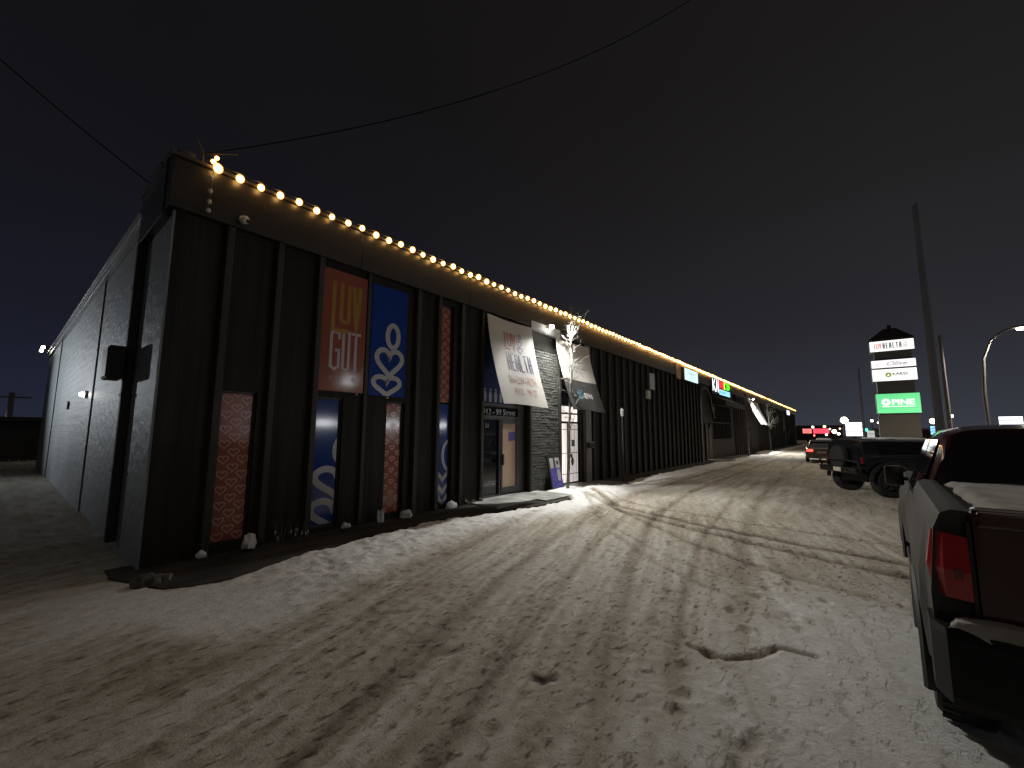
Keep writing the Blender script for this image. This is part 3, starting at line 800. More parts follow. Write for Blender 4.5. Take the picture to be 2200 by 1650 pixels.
heart_panel("wide dull orange heart pattern panel nearest the building corner", 2.165, 2.595, .175, 2.445, -.095, m_or2)
heart_panel("orange heart pattern panel low on the wall beneath the blue logo sign", 5.115, 5.505, .175, 2.445, -.095, m_or)
heart_panel("narrow orange heart pattern panel high above the slim blue panel", 6.535, 6.895, 2.56, 4.915, -.095, m_or)
o = sign("window_graphic", "tall narrow blue panel beneath the orange LUV GUT sign", 3.635, 4.085, .175, 2.445, -.095, .006, m_bl, "window graphic", "blue logo window graphics")
decal("logo", logo(4.10, .92, 1.0, 1.75, .12), on_face(-.086), m_gr, o, (3.64, 4.08, .18, 2.44))
o = sign("window_graphic", "slim blue panel under the high orange heart panel", 6.535, 6.895, .155, 2.52, -.095, .006, m_bl, "window graphic", "blue logo window graphics")
P = ribbon([(6.93+.2*math.cos(t), 1.30+.34*math.sin(t)) for t in np.linspace(0, 2*math.pi, 24)[:-1]], .08, True)
for z in (.86, .58, .32): P += ribbon([(6.56, z+.06), (6.62, z), (6.74, z-.13), (6.86, z), (6.92, z+.05)], .085)
decal("logo", P, on_face(-.086), m_gr, o, (6.54, 6.89, .16, 2.515))
o = sign("wall_sign", "orange LUV GUT sign high on the dark wall", 3.585, 4.485, 2.60, 4.93, .03, .025, m_or)
decal("brand_name", letters("L", 3.76, 3.90-.18, .13, .98, 0, .075)+letters("U", 3.915, 3.90, .23, .80, 0, .075)+letters("V", 4.165, 3.72, .21, .98, 0, .085) + [rect(3.84, 4.13, 3.72, 3.80)],
      on_face(.058), m_yl, o)
decal("word_gut", letters("G", 3.76, 2.99, .21, .78, 0, .055)+letters("U", 4.0, 2.99, .17, .78, 0, .055)+letters("T", 4.20, 2.99, .17, .78, 0, .055), on_face(.058), m_pk, o)
decal("small_print", marks(3.78, 4.34, 2.81, 2.89, 9, 2), on_face(.058), mat("faded_print", (.36, .16, .12), .3), o)
o = sign("wall_sign", "blue sign with pale ring and hearts logo beside the LUV GUT sign", 4.60, 5.475, 2.58, 4.90, .03, .025, m_bl)
decal("logo", ribbon([(5.135+.135*math.cos(t), 3.86+.24*math.sin(t)) for t in np.linspace(0, 2*math.pi, 32)[:-1]], .105, True)
      + ribbon(heart_path(5.07, 3.26, .62, .58), .105, True) + ribbon(heart_path(5.02, 2.78, .64, .40), .10, True), on_face(.058), m_gr, o, (4.61, 5.47, 2.585, 4.89))
# small lit studs below the signs
for (y_, z_) in ((4.33, 2.57), (5.03, 2.55)):
    mb = MB(); mb.sphere((WX+.09, y_, z_), .022, 8, 6)
    tag(mb.build("sign_clip", mat("clip", (.6, .45, .4), .3)), ("shiny clip at the lower edge of the orange LUV GUT sign" if y_ < 4.5 else "shiny clip at the lower edge of the blue logo sign"), "clip")

# hanging banners
def banner_fn(ya, yb, zt_, zb, out, sag=.10, yb_shift=-.12):
    def fn(a_, b_, e_=0, off=0):   # a: 0..1 along, b: 0 top .. 1 bottom
        x = WX + .16 + out*(b_**1.15) - sag*math.sin(math.pi*b_)*.55 + .03*math.sin(a_*7+b_*3)*b_
        y = ya + (yb-ya)*a_ + yb_shift*b_
        z = zt_ + (zb-zt_)*b_ + .02*math.sin(a_*5)*b_ - .04*math.sin(math.pi*a_)*(1-b_)
        # outward normal approx +x,+z mix
        return (x + e_ + off, y, z + (e_+off)*.3)
    return fn
def banner(label, fn, m_, splits=None):
    o = empty("hanging_banner", fn(.5, 0), label, "banner")
    def sheet(b0, b1, mm_, nm):
        mb = MB(); N, K = 30, 40
        g_ = [[fn(i/N, b0+(b1-b0)*j/K, 0, 0) for i in range(N+1)] for j in range(K+1)]
        v_ = [p for row_ in g_ for p in row_]; bk = [(p[0]-.004, p[1], p[2]-.002) for p in v_]
        fc = [(j*(N+1)+i, (j+1)*(N+1)+i, (j+1)*(N+1)+i+1, j*(N+1)+i+1) for j in range(K) for i in range(N)]
        L = len(v_)
        mb.add(v_+bk, fc + [tuple(q+L for q in f_[::-1]) for f_ in fc], True); mb.build(nm, mm_, o)
    if splits:
        for s_ in splits: sheet(*s_)
    else: sheet(0, 1, m_, "sheet")
    return o
m_ban = mat("white_vinyl", (.52, .495, .46), .5, noise=((1, 1, 1), 3, .93, 1.04))
f1 = banner_fn(7.98, 9.96, 5.02, 2.56, .70)
bn = banner("white LUV HEALTH banner slanting out over the first door", f1, m_ban)
m_red = mat("red_ink", (.45, .10, .07), .5); m_navy = mat("navy_ink", (.025, .03, .16), .5); m_tan = mat("faded_orange_ink", (.46, .27, .20), .5)
def on_ban(fn, W_, H_): return lambda a_, b_, e_=0: fn(a_/W_, 1-b_/H_, e_, .0022)
W_, H_ = 1.98, 2.6
F1 = on_ban(f1, W_, H_)
decal("brand_name", letters("L", .60, 1.66, .10, .56, 0, .055)+letters("U", .72, 1.77, .20, .45, 0, .055)+letters("V", .93, 1.66, .18, .56, 0, .06)+[rect(.68, .86, 1.66, 1.72)], F1, m_red, bn)
decal("logo", ribbon([(1.32+.05*math.cos(t), 2.16+.075*math.sin(t)) for t in np.linspace(0, 2*math.pi, 20)[:-1]], .028, True)+ribbon(heart_path(1.28, 1.93, .22, .20, 24), .028, True)+ribbon(heart_path(1.27, 1.71, .22, .20, 24), .028, True), F1, m_navy, bn)
decal("word_health", letters("HEALTH", .60, 1.02, .135, .56, .052, .04), F1, m_navy, bn)
decal("phone_number", fit(text_polys("866-LUV-HLTH", .3, bold=.004), .50, 1.66, .62, .86), F1, m_tan, bn)
decal("address", fit(text_polys("4913 - 99 ST", .3, bold=.004), .62, 1.58, .27, .50), F1, m_tan, bn)
f2 = banner_fn(11.30, 13.50, 4.98, 2.56, .72, yb_shift=-.14)
m_dkb = mat("black_vinyl", (.055, .057, .055), .45)
bn2 = banner("two-tone banner, white above black, slanting out over the lit second door", f2, m_ban, [(0, .57, m_ban, "white_field"), (.57, 1, m_dkb, "black_field")])
F2 = on_ban(f2, 2.2, 2.6)
m_gi = mat("grey_ink", (.22, .22, .22), .5)
decal("round_emblem", ribbon([(1.15+.26*math.cos(t), 2.12+.26*math.sin(t)) for t in np.linspace(0, 2*math.pi, 30)[:-1]], .03, True)+ribbon([(1.15+.19*math.cos(t), 2.12+.19*math.sin(t)) for t in np.linspace(0, 2*math.pi, 30)[:-1]], .018, True)+[rect(1.09, 1.12, 2.03, 2.21), rect(1.18, 1.21, 2.03, 2.21), rect(1.12, 1.18, 2.10, 2.13)], F2, m_gi, bn2)
decal("lettering", marks(.62, 1.72, 1.57, 1.68, 13, 5)+marks(.92, 1.45, 1.43, 1.49, 9, 6), F2, m_gi, bn2)
decal("company_name", fit(text_polys("EFN", .3, bold=.008), 1.08, 1.55, .46, .66), F2, m_white, bn2)
P = []
for i in range(4):
    for j in range(4):
        if (i+j) % 2 == 0 or i == 1: P.append(rect(.66+i*.09, .735+i*.09, .42+j*.09, .495+j*.09))
decal("emblem", P, F2, mat("teal_ink", (.10, .28, .36), .5), bn2)
# third banner far along
f3 = banner_fn(44.5, 49.5, 5.0, 2.7, .9)
banner("pale plain banner slanting out far along the facade", f3, m_ban)

# poster leaning on the block pier
lp = empty("leaning_poster", (WX+.3, 11.0, .13), "small upright poster board leaning on the block pier", "poster")
def lean(a_, b_, e_=0): return (WX+.33-.20*b_+e_, a_, .13+b_)
mb = MB(); c4 = [lean(10.78, 0), lean(11.46, 0), lean(11.46, .98), lean(10.78, .98)]
mb.add(c4+[(p[0]-.03, p[1], p[2]) for p in c4], [(0, 1, 2, 3), (7, 6, 5, 4), (0, 4, 5, 1), (1, 5, 6, 2), (2, 6, 7, 3), (3, 7, 4, 0)]); mb.build("board", m_black, lp)
decal("print", [rect(10.86, 11.42, .04, .62)], lambda a_, b_, e_=0: lean(a_, b_, .003), mat("violet_print", (.05, .045, .22), .4, noise=((12, 12, 12), 3, .4, 2.2)), lp)
decal("photo_print", [rect(10.88, 11.08, .62, .92), rect(11.18, 11.42, .62, .93), [(11.2, .25), (11.32, .22), (11.40, .45), (11.34, .6), (11.22, .55)]], lambda a_, b_, e_=0: lean(a_, b_, .005), m_gr, lp)
decal("photo_mark", [[(11.30+.06*math.cos(t*.6), .78+.07*math.sin(t*.6)) for t in range(10)]], lambda a_, b_, e_=0: lean(a_, b_, .008), m_black, lp)
# mail box by the second door
mbx = empty("mailbox", (WX+.1, 13.55, 1.35), "small black mailbox right of the lit door", "mailbox")
mb = MB(); mb.bbox(WX+.105, WX+.22, 13.40, 13.72, 1.30, 1.50, .02); mb.build("box", m_black, mbx)
mb = MB(); mb.bbox(WX+.104, WX+.235, 13.39, 13.73, 1.505, 1.53, .01); mb.build("lid", m_gr, mbx)
# white floodlight under the roofline
def flood(name, label, y, z, watts, col=(.9, 1, .98)):
    o = empty(name, (WX+.25, y, z), label, "floodlight")
    mb = MB(); mb.bbox(WX+.151, WX+.26, y-.06, y+.06, z-.02, z+.08, .01); mb.build("housing", m_white, o)
    mb = MB(); mb.sphere((WX+.32, y, z), .075, 14, 10, (1, 1, .8)); mb.build("lens", emat("flood_lens", col, 30), o)
    ld = bpy.data.lights.new(name+"_lamp", 'SPOT'); ld.energy = watts; ld.color = col; ld.shadow_soft_size = .07; ld.spot_size = R(172); ld.spot_blend = .75
    l = bpy.data.objects.new("flood_beam", ld); S.collection.objects.link(l); l.parent = o; l.location = (.17, 0, -.02); l.rotation_euler = Vector((.75, .05, -.66)).to_track_quat('-Z', 'Y').to_euler()
    return o
flood("floodlight", "bright white floodlight under the roofline between the two banners", 10.85, 5.20, 2000, (1, .99, .94))
flood("floodlight", "bright floodlight far along the facade above the pale banner", 46.0, 5.15, 4500, (1, .98, .92))

# lit signs along the roofline
def litbox(label, y0_, y1_, z0_, z1_, m_, name="lit_sign", off=.18, th=.16):
    o = empty(name, (WX+off, (y0_+y1_)/2, z0_), label, "lit sign")
    mb = MB(); mb.bbox(WX+off, WX+off+th, y0_, y1_, z0_, z1_, .02); mb.build("cabinet", m_frame, o)
    mb = MB(); mb.bbox(WX+off+th-.01, WX+off+th+.012, y0_+.05, y1_-.05, z0_+.04, z1_-.04, .003); mb.build("face", m_, o)
    return o, off+th+.018
m_sg = emat("ice_sign", (.72, .96, 1.0), 1.1)
o, of = litbox("pale blue lit sign box with thin script lettering at the end of the fins", 24.4, 27.1, 4.86, 5.62, m_sg)
decal("lettering", marks(25.2, 26.7, 5.27, 5.44, 8, 3)+marks(25.5, 26.3, 5.10, 5.20, 5, 4)+ribbon([(24.7, 5.5), (24.85, 5.2), (25.0, 5.35), (25.15, 5.5)], .03)+[rect(24.6, 26.9, 4.98, 4.995)], on_face(of), mat("teal_letters", (.05, .22, .28), .5), o)
mb = MB(); mb.bbox(WX+.135, WX+.16, 23.6, 24.35, 4.9, 5.80, .005)
tag(mb.build("blank_panel", mat("tan_panel", (.45, .32, .2), .6)), "blank tan panel left of the pale blue sign", "panel")
o = empty("lit_sign", (WX+.2, 31.0, 4.3), "multicoloured lit sign with white, red and green letters above the awning", "lit sign")
mb = MB(); mb.bbox(WX+.18, WX+.24, 31.0, 36.4, 4.62, 5.78, .02); mb.build("cabinet", m_frame, o)
mb = MB()
decal("white_letters", ribbon([(31.1, 4.8), (31.1, 5.7)], .14)+ribbon([(31.75, 5.7), (31.25, 5.25), (31.8, 4.8)], .14)+ribbon([(31.95, 4.8), (32.25, 5.7), (32.55, 4.8)], .14)+[rect(32.62, 32.74, 4.8, 5.7)], on_face(.246), emat("white_led", (.85, .95, 1), 2.2), o)
decal("red_letters", [rect(32.92, 33.2, 5.16, 5.70)]+ribbon([(33.3, 5.2), (33.55, 5.65), (33.75, 5.2), (33.95, 5.65), (34.2, 5.2)], .16), on_face(.246), emat("red_led", (1, .03, .05), 2.2), o)
decal("yellow_letter", [rect(34.38, 34.6, 5.14, 5.72)], on_face(.246), emat("yellow_led", (1, .75, .05), 2.0), o)
decal("green_letters", ribbon([(34.8+.18*math.cos(t), 5.43+.24*math.sin(t)) for t in np.linspace(.5, 5.6, 10)], .12)+ribbon([(35.45+.2*math.cos(t), 5.43+.24*math.sin(t)) for t in np.linspace(0, 6.28, 13)[:-1]], .12, True)+ribbon([(35.9, 5.18), (35.9, 5.68), (36.25, 5.43), (35.95, 5.22)], .12), on_face(.246), emat("green_led", (.12, 1, .03), 2.0), o)
mb = MB(); mb.bbox(WX+.24, WX+.25, 32.9, 36.3, 4.68, 5.06, .002); mb.build("blue_strip", emat("cyan_led", (.35, .8, 1), 1.3), o)
decal("small_letters", marks(33.0, 36.2, 4.78, 4.96, 12, 9), on_face(.256), m_navy, o)
o, of = litbox("small white lit sign box near the far end of the facade", 72.8, 76.4, 4.62, 5.36, emat("white_sign", (.9, .92, 1), 1.6))
o = empty("wall_sign", (WX+.12, 19.8, 4.1), "small pale notice high among the fins", "sign")
mb = MB(); mb.bbox(WX+.12, WX+.15, 19.55, 20.2, 3.95, 4.75, .01); mb.build("panel", m_gr, o)
mb = MB(); mb.bbox(WX+.12, WX+.26, 19.0, 19.35, 3.45, 3.85, .02)
tag(mb.build("alarm_box", m_white), "small white alarm box below the pale notice", "alarm box")

# ------------------------------------------------------------------ side wall fittings
sp = empty("downspout", (-9.12, Y0-.1, .1), "dark downspout pipe on the side wall by the corner", "pipe")
mb = MB(); mb.bbox(-9.20, -9.06, Y0-.16, Y0-.035, .12, 5.0, .02); mb.build("pipe", m_pipe, sp)
for z in (1.2, 2.4, 4.2):
    mb = MB(); mb.bbox(-9.23, -9.03, Y0-.17, Y0-.032, z, z+.05, .005); mb.build("clamp", m_pipe, sp)
eb = empty("electrical_box", (-8.9, Y0-.2, 2.62), "dark electrical box mounted on the side wall over the downspout", "electrical box")
mb = MB(); mb.bbox(-9.38, -8.86, Y0-.38, Y0-.18, 2.66, 3.18, .02); mb.build("case", m_pipe, eb)
mb = MB(); mb.bbox(-9.35, -8.89, Y0-.395, Y0-.385, 2.69, 3.15, .004); mb.build("cover", m_frame, eb)
wl = empty("wall_light", (-14.66, Y0-.03, 2.70), "small bright wall light midway along the side wall", "wall light")
mb = MB(); mb.bbox(-14.74, -14.58, Y0-.09, Y0-.032, 2.64, 2.82, .01); mb.build("fitting", m_white, wl)
mb = MB(); mb.sphere((-14.66, Y0-.13, 2.73), .055, 12, 8); mb.build("lamp", emat("small_lamp", (1, .96, .85), 22), wl)
ld = bpy.data.lights.new("lamp", 'POINT'); ld.energy = 1.0; ld.color = (1, .95, .85); ld.shadow_soft_size = .05
l = bpy.data.objects.new("light", ld); S.collection.objects.link(l); l.parent = wl; l.location = (0, -.2, 0)
hk = MB(); hk.bbox(-19.1, -18.95, Y0-.06, Y0+.0, 2.50, 2.75, .01)
tag(hk.build("wall_bracket", m_pipe), "tiny dark bracket left of the small wall light", "bracket")
el = empty("eave_light", (XB+.6, Y0-.2, 5.7), "pair of bright lights under the eave at the far end of the side wall", "light")
mb = MB(); mb.bbox(XB+.3, XB+.5, Y0-.3, Y0-.17, 5.68, 5.78, .01); mb.bbox(XB+1.6, XB+1.8, Y0-.3, Y0-.17, 5.68, 5.78, .01); mb.build("fitting", m_frame, el)
for x in (XB+.4, XB+1.7):
    mb = MB(); mb.sphere((x, Y0-.36, 5.73), .07, 12, 8); mb.build("lamp", MATS["small_lamp"], el)
# yard flood on a post shining back at the side wall
yl = empty("yard_light", (-31, -7.5, 0), "yard floodlight on a post facing the side wall", "light")
mb = MB(); mb.tube([(-31, -7.5, 0), (-31, -7.5, 4.2)], .05, 8); mb.build("post", m_pipe, yl)
mb = MB(); mb.bbox(-31.15, -30.85, -7.55, -7.40, 4.1, 4.4, .02); mb.build("head", m_frame, yl)
mb = MB(); mb.bbox(-31.12, -30.88, -7.398, -7.385, 4.14, 4.36, .005); mb.build("lens", emat("yard_lens", (.8, .9, 1), 12), yl)
ld = bpy.data.lights.new("yard_spot", 'SPOT'); ld.energy = 4200; ld.color = (.88, .95, 1); ld.spot_size = R(66); ld.spot_blend = 1; ld.shadow_soft_size = .3
l = bpy.data.objects.new("beam", ld); S.collection.objects.link(l); l.parent = yl
l.location = (0, .25, 4.2); l.rotation_euler = (Vector((-22.5, 1.3, 5.0))-Vector((-31, -7.25, 4.2))).to_track_quat('-Z', 'Y').to_euler()

# snow lumps and weeds at the foot of the wall
def lump(name, label, x, y, z, s_, mm_, cat, seed):
    n_ = 14; mb = MB(); mb.sphere((0, 0, 0), 1, n_, 9)
    rr = random.Random(seed); ph = [rr.uniform(0, 6) for _ in range(6)]
    v = []
    for p in mb.v:
        k = 1 + .22*math.sin(p[0]*3+ph[0])*math.cos(p[1]*4+ph[1]) + .16*math.sin(p[2]*5+ph[2]+p[0]*4) + .07*math.sin(p[1]*11+ph[3])
        v.append((x+p[0]*k*s_[0], y+p[1]*k*s_[1], z+max(p[2], -.35)*k*s_[2]))
    mb.v = v
    return tag(mb.build(name, mm_), label, cat)
lump("snow_clump", "peaked snow clump against the wall beside the first heart panel", -7.30, 2.60, .12, (.10, .10, .15), m_snow, "snow clump", 1)
lump("snow_clump", "thin spike of snow against the wall left of the second heart panel", -7.33, 4.93, .12, (.06, .07, .20), m_snow, "snow clump", 2)
lump("snow_clump", "low snow clump at the foot of the second heart panel", -7.35, 5.55, .12, (.12, .12, .11), m_snow, "snow clump", 3)
lump("snow_clump", "tiny snow clump at the foot of the corner fin", -7.25, 1.98, .10, (.06, .07, .06), m_snow, "snow clump", 4)
lump("snow_clump", "snow clump at the foot of the slim blue panel", -7.38, 6.85, .12, (.08, .16, .12), m_snow, "snow clump", 5)
lump("snow_clump", "small snow clump right of the tall blue panel", -7.33, 4.20, .12, (.06, .09, .06), m_snow, "snow clump", 6)
lump("rock", "dark rounded rock on the snow before the near corner", -6.72, 1.30, .03, (.11, .15, .10), mat("rock", (.05, .045, .04), .9, noise=((12, 12, 12), 5, .5, 2.5)), "rock", 8)
lump("snow_clump", "grey icy lump beside the dark rock near the corner", -6.78, 1.48, .02, (.09, .08, .06), mat("dirty_ice", (.13, .12, .105), .7, noise=((9, 9, 9), 5, .5, 1.5)), "snow clump", 9)
def weeds(label, y0_, y1_, nn, seed):
    rr = random.Random(seed); mb = MB(); tp = MB()
    o = empty("weeds", (-7.36, (y0_+y1_)/2, .08), label, "weeds")
    for i in range(nn):
        y = rr.uniform(y0_, y1_); x = rr.uniform(-7.42, -7.25); hh = rr.uniform(.12, .34)
        a = rr.uniform(-.06, .06)
        mb.tube([(x, y, .08), (x+a*.5, y+a*.6, .08+hh*.6), (x+a, y+a*1.4, .08+hh)], [.006, .005, .002], 4)
        if rr.random() < .5: tp.sphere((x+a*.3, y+a*.4, .08+hh*.4), .02, 6, 4, (.6, .6, 1.6))
    mb.build("stems", mat("dry_stem", (.16, .13, .09), .9), o); tp.build("frost", m_snow, o)
weeds("frosted dry weeds at the wall between the first panels", 3.0, 3.5, 22, 3)
weeds("short frosted weeds at the wall just left of the first door", 7.28, 7.8, 18, 4)

# ------------------------------------------------------------------ trees
def tree(label, base, H_, r0, seed, mm_, lean_=(0, 0), group=None, spread=.35, nb_=26, twig=4, hang=True):
    rr = random.Random(seed)
    o = empty("bare_tree", base, label, "tree", group)
    B = Vector(base); mb = MB(); tp = [B.copy()]; N = 9
    for i in range(1, N+1):
        t = i/N; tp.append(B + Vector((lean_[0]*t + .03*math.sin(i*1.7+seed), lean_[1]*t + .03*math.cos(i*2.1+seed), H_*t)))
    mb.tube(tp, [r0*(1-.8*i/N) for i in range(N+1)], 8); mb.build("trunk", mm_, o)
    cr_ = MB()
    def br(p, d, L, rad, lvl):
        pts = [p]; q = p.copy(); dd = d.copy()
        for k in range(4):
            dd = (dd + Vector((rr.uniform(-.22, .22), rr.uniform(-.22, .22), rr.uniform(-.05, .18) - (.20 if hang and lvl > 0 else 0)))).normalized()
            q = q + dd*L/4; pts.append(q.copy())
        cr_.tube(pts, [rad*(1-.2*k) for k in range(5)], 5 if lvl == 0 else 4)
        if lvl < 2:
            for k in range(twig if lvl == 0 else 3):
                i_ = rr.randint(1, 4); a = rr.uniform(0, 6.28)
                nd = (dd*.8 + Vector((math.cos(a), math.sin(a), rr.uniform(-.3, .5)))*.7).normalized()
                br(pts[i_], nd, L*rr.uniform(.35, .6), rad*.55, lvl+1)
    for i in range(nb_):
        t = rr.uniform(.30, .98); k = min(int(t*N), N-1); p = tp[k].lerp(tp[k+1], t*N-k)
        a = rr.uniform(0, 6.28); s_ = rr.uniform(.5, 1)*spread
        d = Vector((math.cos(a)*s_+.1, math.sin(a)*s_, rr.uniform(.5, 1))).normalized()
        br(p, d, H_*rr.uniform(.10, .22)*(1.15-.4*t), r0*.28, 0)
    cr_.build("crown", mm_, o)
    return o
tree("slender bare young tree standing before the lit door between the banners", (-6.88, 11.2, .08), 5.3, .055, 4, m_bark, (.06, .30), spread=.22, nb_=22)
tree("bare pale tree by the far banner, nearer of the pair", (-6.6, 38.9, .05), 5.2, .09, 9, m_bark, group="bare trees far along the facade", spread=.35)
tree("bare pale tree just beyond the far banner", (-6.6, 50.5, .05), 5.6, .10, 12, m_bark, group="bare trees far along the facade", spread=.5)
mb = MB(); mb.tube([(-6.35, 14.1, .1), (-6.35, 14.1, 2.45)], .03, 8); pl = empty("post_light", (-6.35, 14.1, .1), "slim dark post with a small unlit glass top right of the lit door", "post light")
pl_ = mb.build("post", m_pipe, pl); mb = MB(); mb.lathe([(0, 0), (.05, 0), (.07, .22), (.02, .28), (0, .28)], (-6.35, 14.1, 2.45), 'z', 10); mb.build("lantern", m_gr, pl)

# ------------------------------------------------------------------ vehicles (local frame: +Y = forward, x = width, z up)
m_rub = mat("rubber", (.012, .012, .012), .85, bump=((30, 30, 30), .4, .01))
m_rim = mat("rim", (.09, .09, .09), .35, metal=.8)
m_tl = mat("tail_lens", (.34, .007, .010), .2, spec=.6)
m_vg = mat("vehicle_glass", (.006, .006, .008), .04, spec=.7)
m_chr = mat("chrome", (.5, .5, .5), .12, metal=1)
m_plate = mat("plate", (.45, .42, .34), .5)
def wheel(parent, x, y, rad, w, side):
    o = bpy.data.objects.new("wheel", None); S.collection.objects.link(o); o.parent = parent; o.location = (x, y, rad)
    mb = MB(); W2 = w/2
    mb.lathe([(rad*.6, -W2*.85), (rad*.9, -W2), (rad*.98, -W2*.75), (rad, -W2*.4), (rad, W2*.4), (rad*.98, W2*.75), (rad*.9, W2), (rad*.6, W2*.85), (rad*.6, -W2*.85)], (0, 0, 0), 'x', 36)
    for k in range(36):
        t = 2*math.pi*k/36; c_, s_ = math.cos(t), math.sin(t)
        a = Vector((0, -s_, c_))*.018
        for (xa, xb) in ((-W2*.85, -W2*.15), (W2*.15, W2*.85)):
            p = Vector((0, c_, s_)); q = [p*(rad*.985)-a, p*(rad*.985)+a, p*(rad*1.02)+a*.8, p*(rad*1.02)-a*.8]
            mb.add([(xa, v.y, v.z) for v in q]+[(xb, v.y, v.z) for v in q], [(0, 1, 2, 3), (4, 7, 6, 5), (0, 4, 5, 1), (1, 5, 6, 2), (2, 6, 7, 3), (3, 7, 4, 0)])
    mb.build("tyre", m_rub, o, local=True)
    mb = MB(); s = side
    mb.lathe([(rad*.6, W2*.7*s), (rad*.56, W2*.75*s), (rad*.5, W2*.45*s), (rad*.2, W2*.5*s), (rad*.12, W2*.75*s), (0, W2*.75*s)], (0, 0, 0), 'x', 24)
    for k in range(6):
        t = 2*math.pi*k/6
        mb.tube([(W2*.6*s, math.cos(t)*rad*.12, math.sin(t)*rad*.12), (W2*.66*s, math.cos(t)*rad*.55, math.sin(t)*rad*.55)], [.035, .028], 6)
    mb.build("rim", m_rim, o, local=True)
    return o
def arch_z(y, wy, R_, zs):
    z = zs
    for c in wy:
        if abs(y-c) < R_: z = max(z, math.sqrt(max(R_*R_-(y-c)**2, 0)) + .36)
    return z

def pickup(loc, rz):
    T = empty("pickup_truck", loc, "dusty dark red pickup parked nearest the camera with snow in its bed", "pickup truck", rz=rz)
    m_body = mat("truck_paint", (.034, .0045, .0055), .16, spec=.6, coat=.6, noise=((2, 2, 2), 4, .75, 1.25))
    m_dust = mat("dusty_side", (.042, .039, .037), .5, spec=.25, noise=((1.3, 1.3, 2.2), 6, .55, 1.35))
    hw = 1.0; wy = (1.15, 4.75)
    # bed box (outer shell with open cover), y 0.06..1.98
    ysb = list(np.linspace(.04, 2.02, 34))
    def side_shell(s, y0_, y1_, nm, mm_, z_top, nseg=34):
        mb = MB(); st = np.linspace(y0_, y1_, nseg); prof = []
        for y in st:
            zb = arch_z(y, wy, .50, .52); zt_ = z_top(y) if callable(z_top) else z_top
            bul = .0
            fl = 0.035 if min(abs(y-c) for c in wy) < .62 else 0
            prof.append([(s*(hw-.04), y, zb), (s*(hw+fl*.8), y, zb+.02), (s*(hw+.01+fl), y, max(zb+.05, .80)), (s*(hw+.012+fl*.6), y, max(zb+.1, 1.05)), (s*(hw-.02), y, zt_-.10), (s*(hw-.05), y, zt_-.02), (s*(hw-.09), y, zt_), (s*(hw-.16), y, zt_-.005), (s*(hw-.16), y, zb)])
        k = len(prof[0]); v = [p for r_ in prof for p in r_]; fc = []
        for i in range(len(prof)-1):
            for j in range(k):
                a, b = i*k+j, i*k+(j+1) % k
                fc.append((a, b, b+k, a+k) if s > 0 else (a, a+k, b+k, b))
        fc.append(tuple(range(k))); fc.append(tuple(range((len(prof)-1)*k, len(prof)*k)))
        mb.add(v, fc, True); return mb.build(nm, mm_, T, local=True)
    side_shell(-1, .05, 2.0, "bed_side", m_dust, 1.47)
    side_shell(1, .05, 2.0, "bed_side", m_dust, 1.47)
    mb = MB(); mb.box(-.84, .84, .1, 2.0, .62, .80); mb.box(-.84, .84, 1.95, 2.02, .8, 1.42); mb.build("bed_floor", m_black, T, local=True)
    mb = MB(); mb.bbox(-.86, .86, .12, 1.98, 1.395, 1.44, .015)
    mb.build("bed_cover", m_black, T, local=True)
    # tailgate
    mb = MB(); mb.bbox(-.85, .85, .0, .09, .86, 1.49, .025); mb.bbox(-.83, .83, -.03, .02, 1.40, 1.48, .015); mb.bbox(-.6, .6, -.012, .01, .95, 1.28, .012)
    tg = mb.build("tailgate", m_body, T, local=True)
    mb = MB(); mb.bbox(-.13, .13, -.045, -.008, 1.25, 1.34, .012); mb.build("handle", m_black, tg, local=True)
    mb = MB(); mb.bbox(-.10, -.02, -.052, -.04, 1.30, 1.325, .004); mb.bbox(.02, .10, -.052, -.04, 1.30, 1.325, .004); mb.build("badge", m_chr, tg, local=True)
    for x in (-.42, -.30): 
        mb = MB(); mb.sphere((x, -.02, 1.13), .022, 10, 6, (1, .6, .7)); mb.build("button", m_chr, tg, local=True)
    for s in (-1, 1):
        mb = MB(); st = []
        # wraparound tail light
        mb.add([(s*.868, .0, 1.04), (s*.96, .03, 1.04), (s*1.005, .10, 1.05), (s*1.005, .15, 1.06), (s*.868, -.01, 1.345), (s*.95, .02, 1.355), (s*.99, .09, 1.355), (s*.99, .14, 1.355), (s*.868, -.022, 1.18), (s*.96, .005, 1.18), (s*1.016, .09, 1.18), (s*1.016, .16, 1.18)],
               [(0, 1, 9, 8), (1, 2, 10, 9), (2, 3, 11, 10), (8, 9, 5, 4), (9, 10, 6, 5), (10, 11, 7, 6), (4, 5, 6, 7), (0, 3, 2, 1)] if s > 0 else
               [(0, 8, 9, 1), (1, 9, 10, 2), (2, 10, 11, 3), (8, 4, 5, 9), (9, 5, 6, 10), (10, 6, 7, 11), (4, 7, 6, 5), (0, 1, 2, 3)], False)
        t_ = mb.build("tail_light", m_tl, T, local=True)
        mb = MB(); mb.bbox(s*.915-.018, s*.915+.018, -.022, -.004, 1.14, 1.19, .006); mb.build("reverse_lens", mat("clear_lens", (.16, .05, .05), .1), t_, local=True)
    mb = MB()
    for (xa, xb) in ((-.866, -.852), (.852, .866)): mb.box(xa, xb, .0, .08, .9, 1.42)
    mb.box(-1.0, 1.0, .05, .14, .74, .96); mb.build("rear_panel", m_black, T, local=True)
    # step bumper
    mb = MB()
    st = [(-1.03, .05), (-.98, -.08), (-.7, -.14), (.7, -.14), (.98, -.08), (1.03, .05)]
    v = []
    for (x, y) in st: v += [(x, y, .58), (x, y-.015, .62), (x, y-.02, .88), (x, y, .92), (x, .2, .92), (x, .2, .58)]
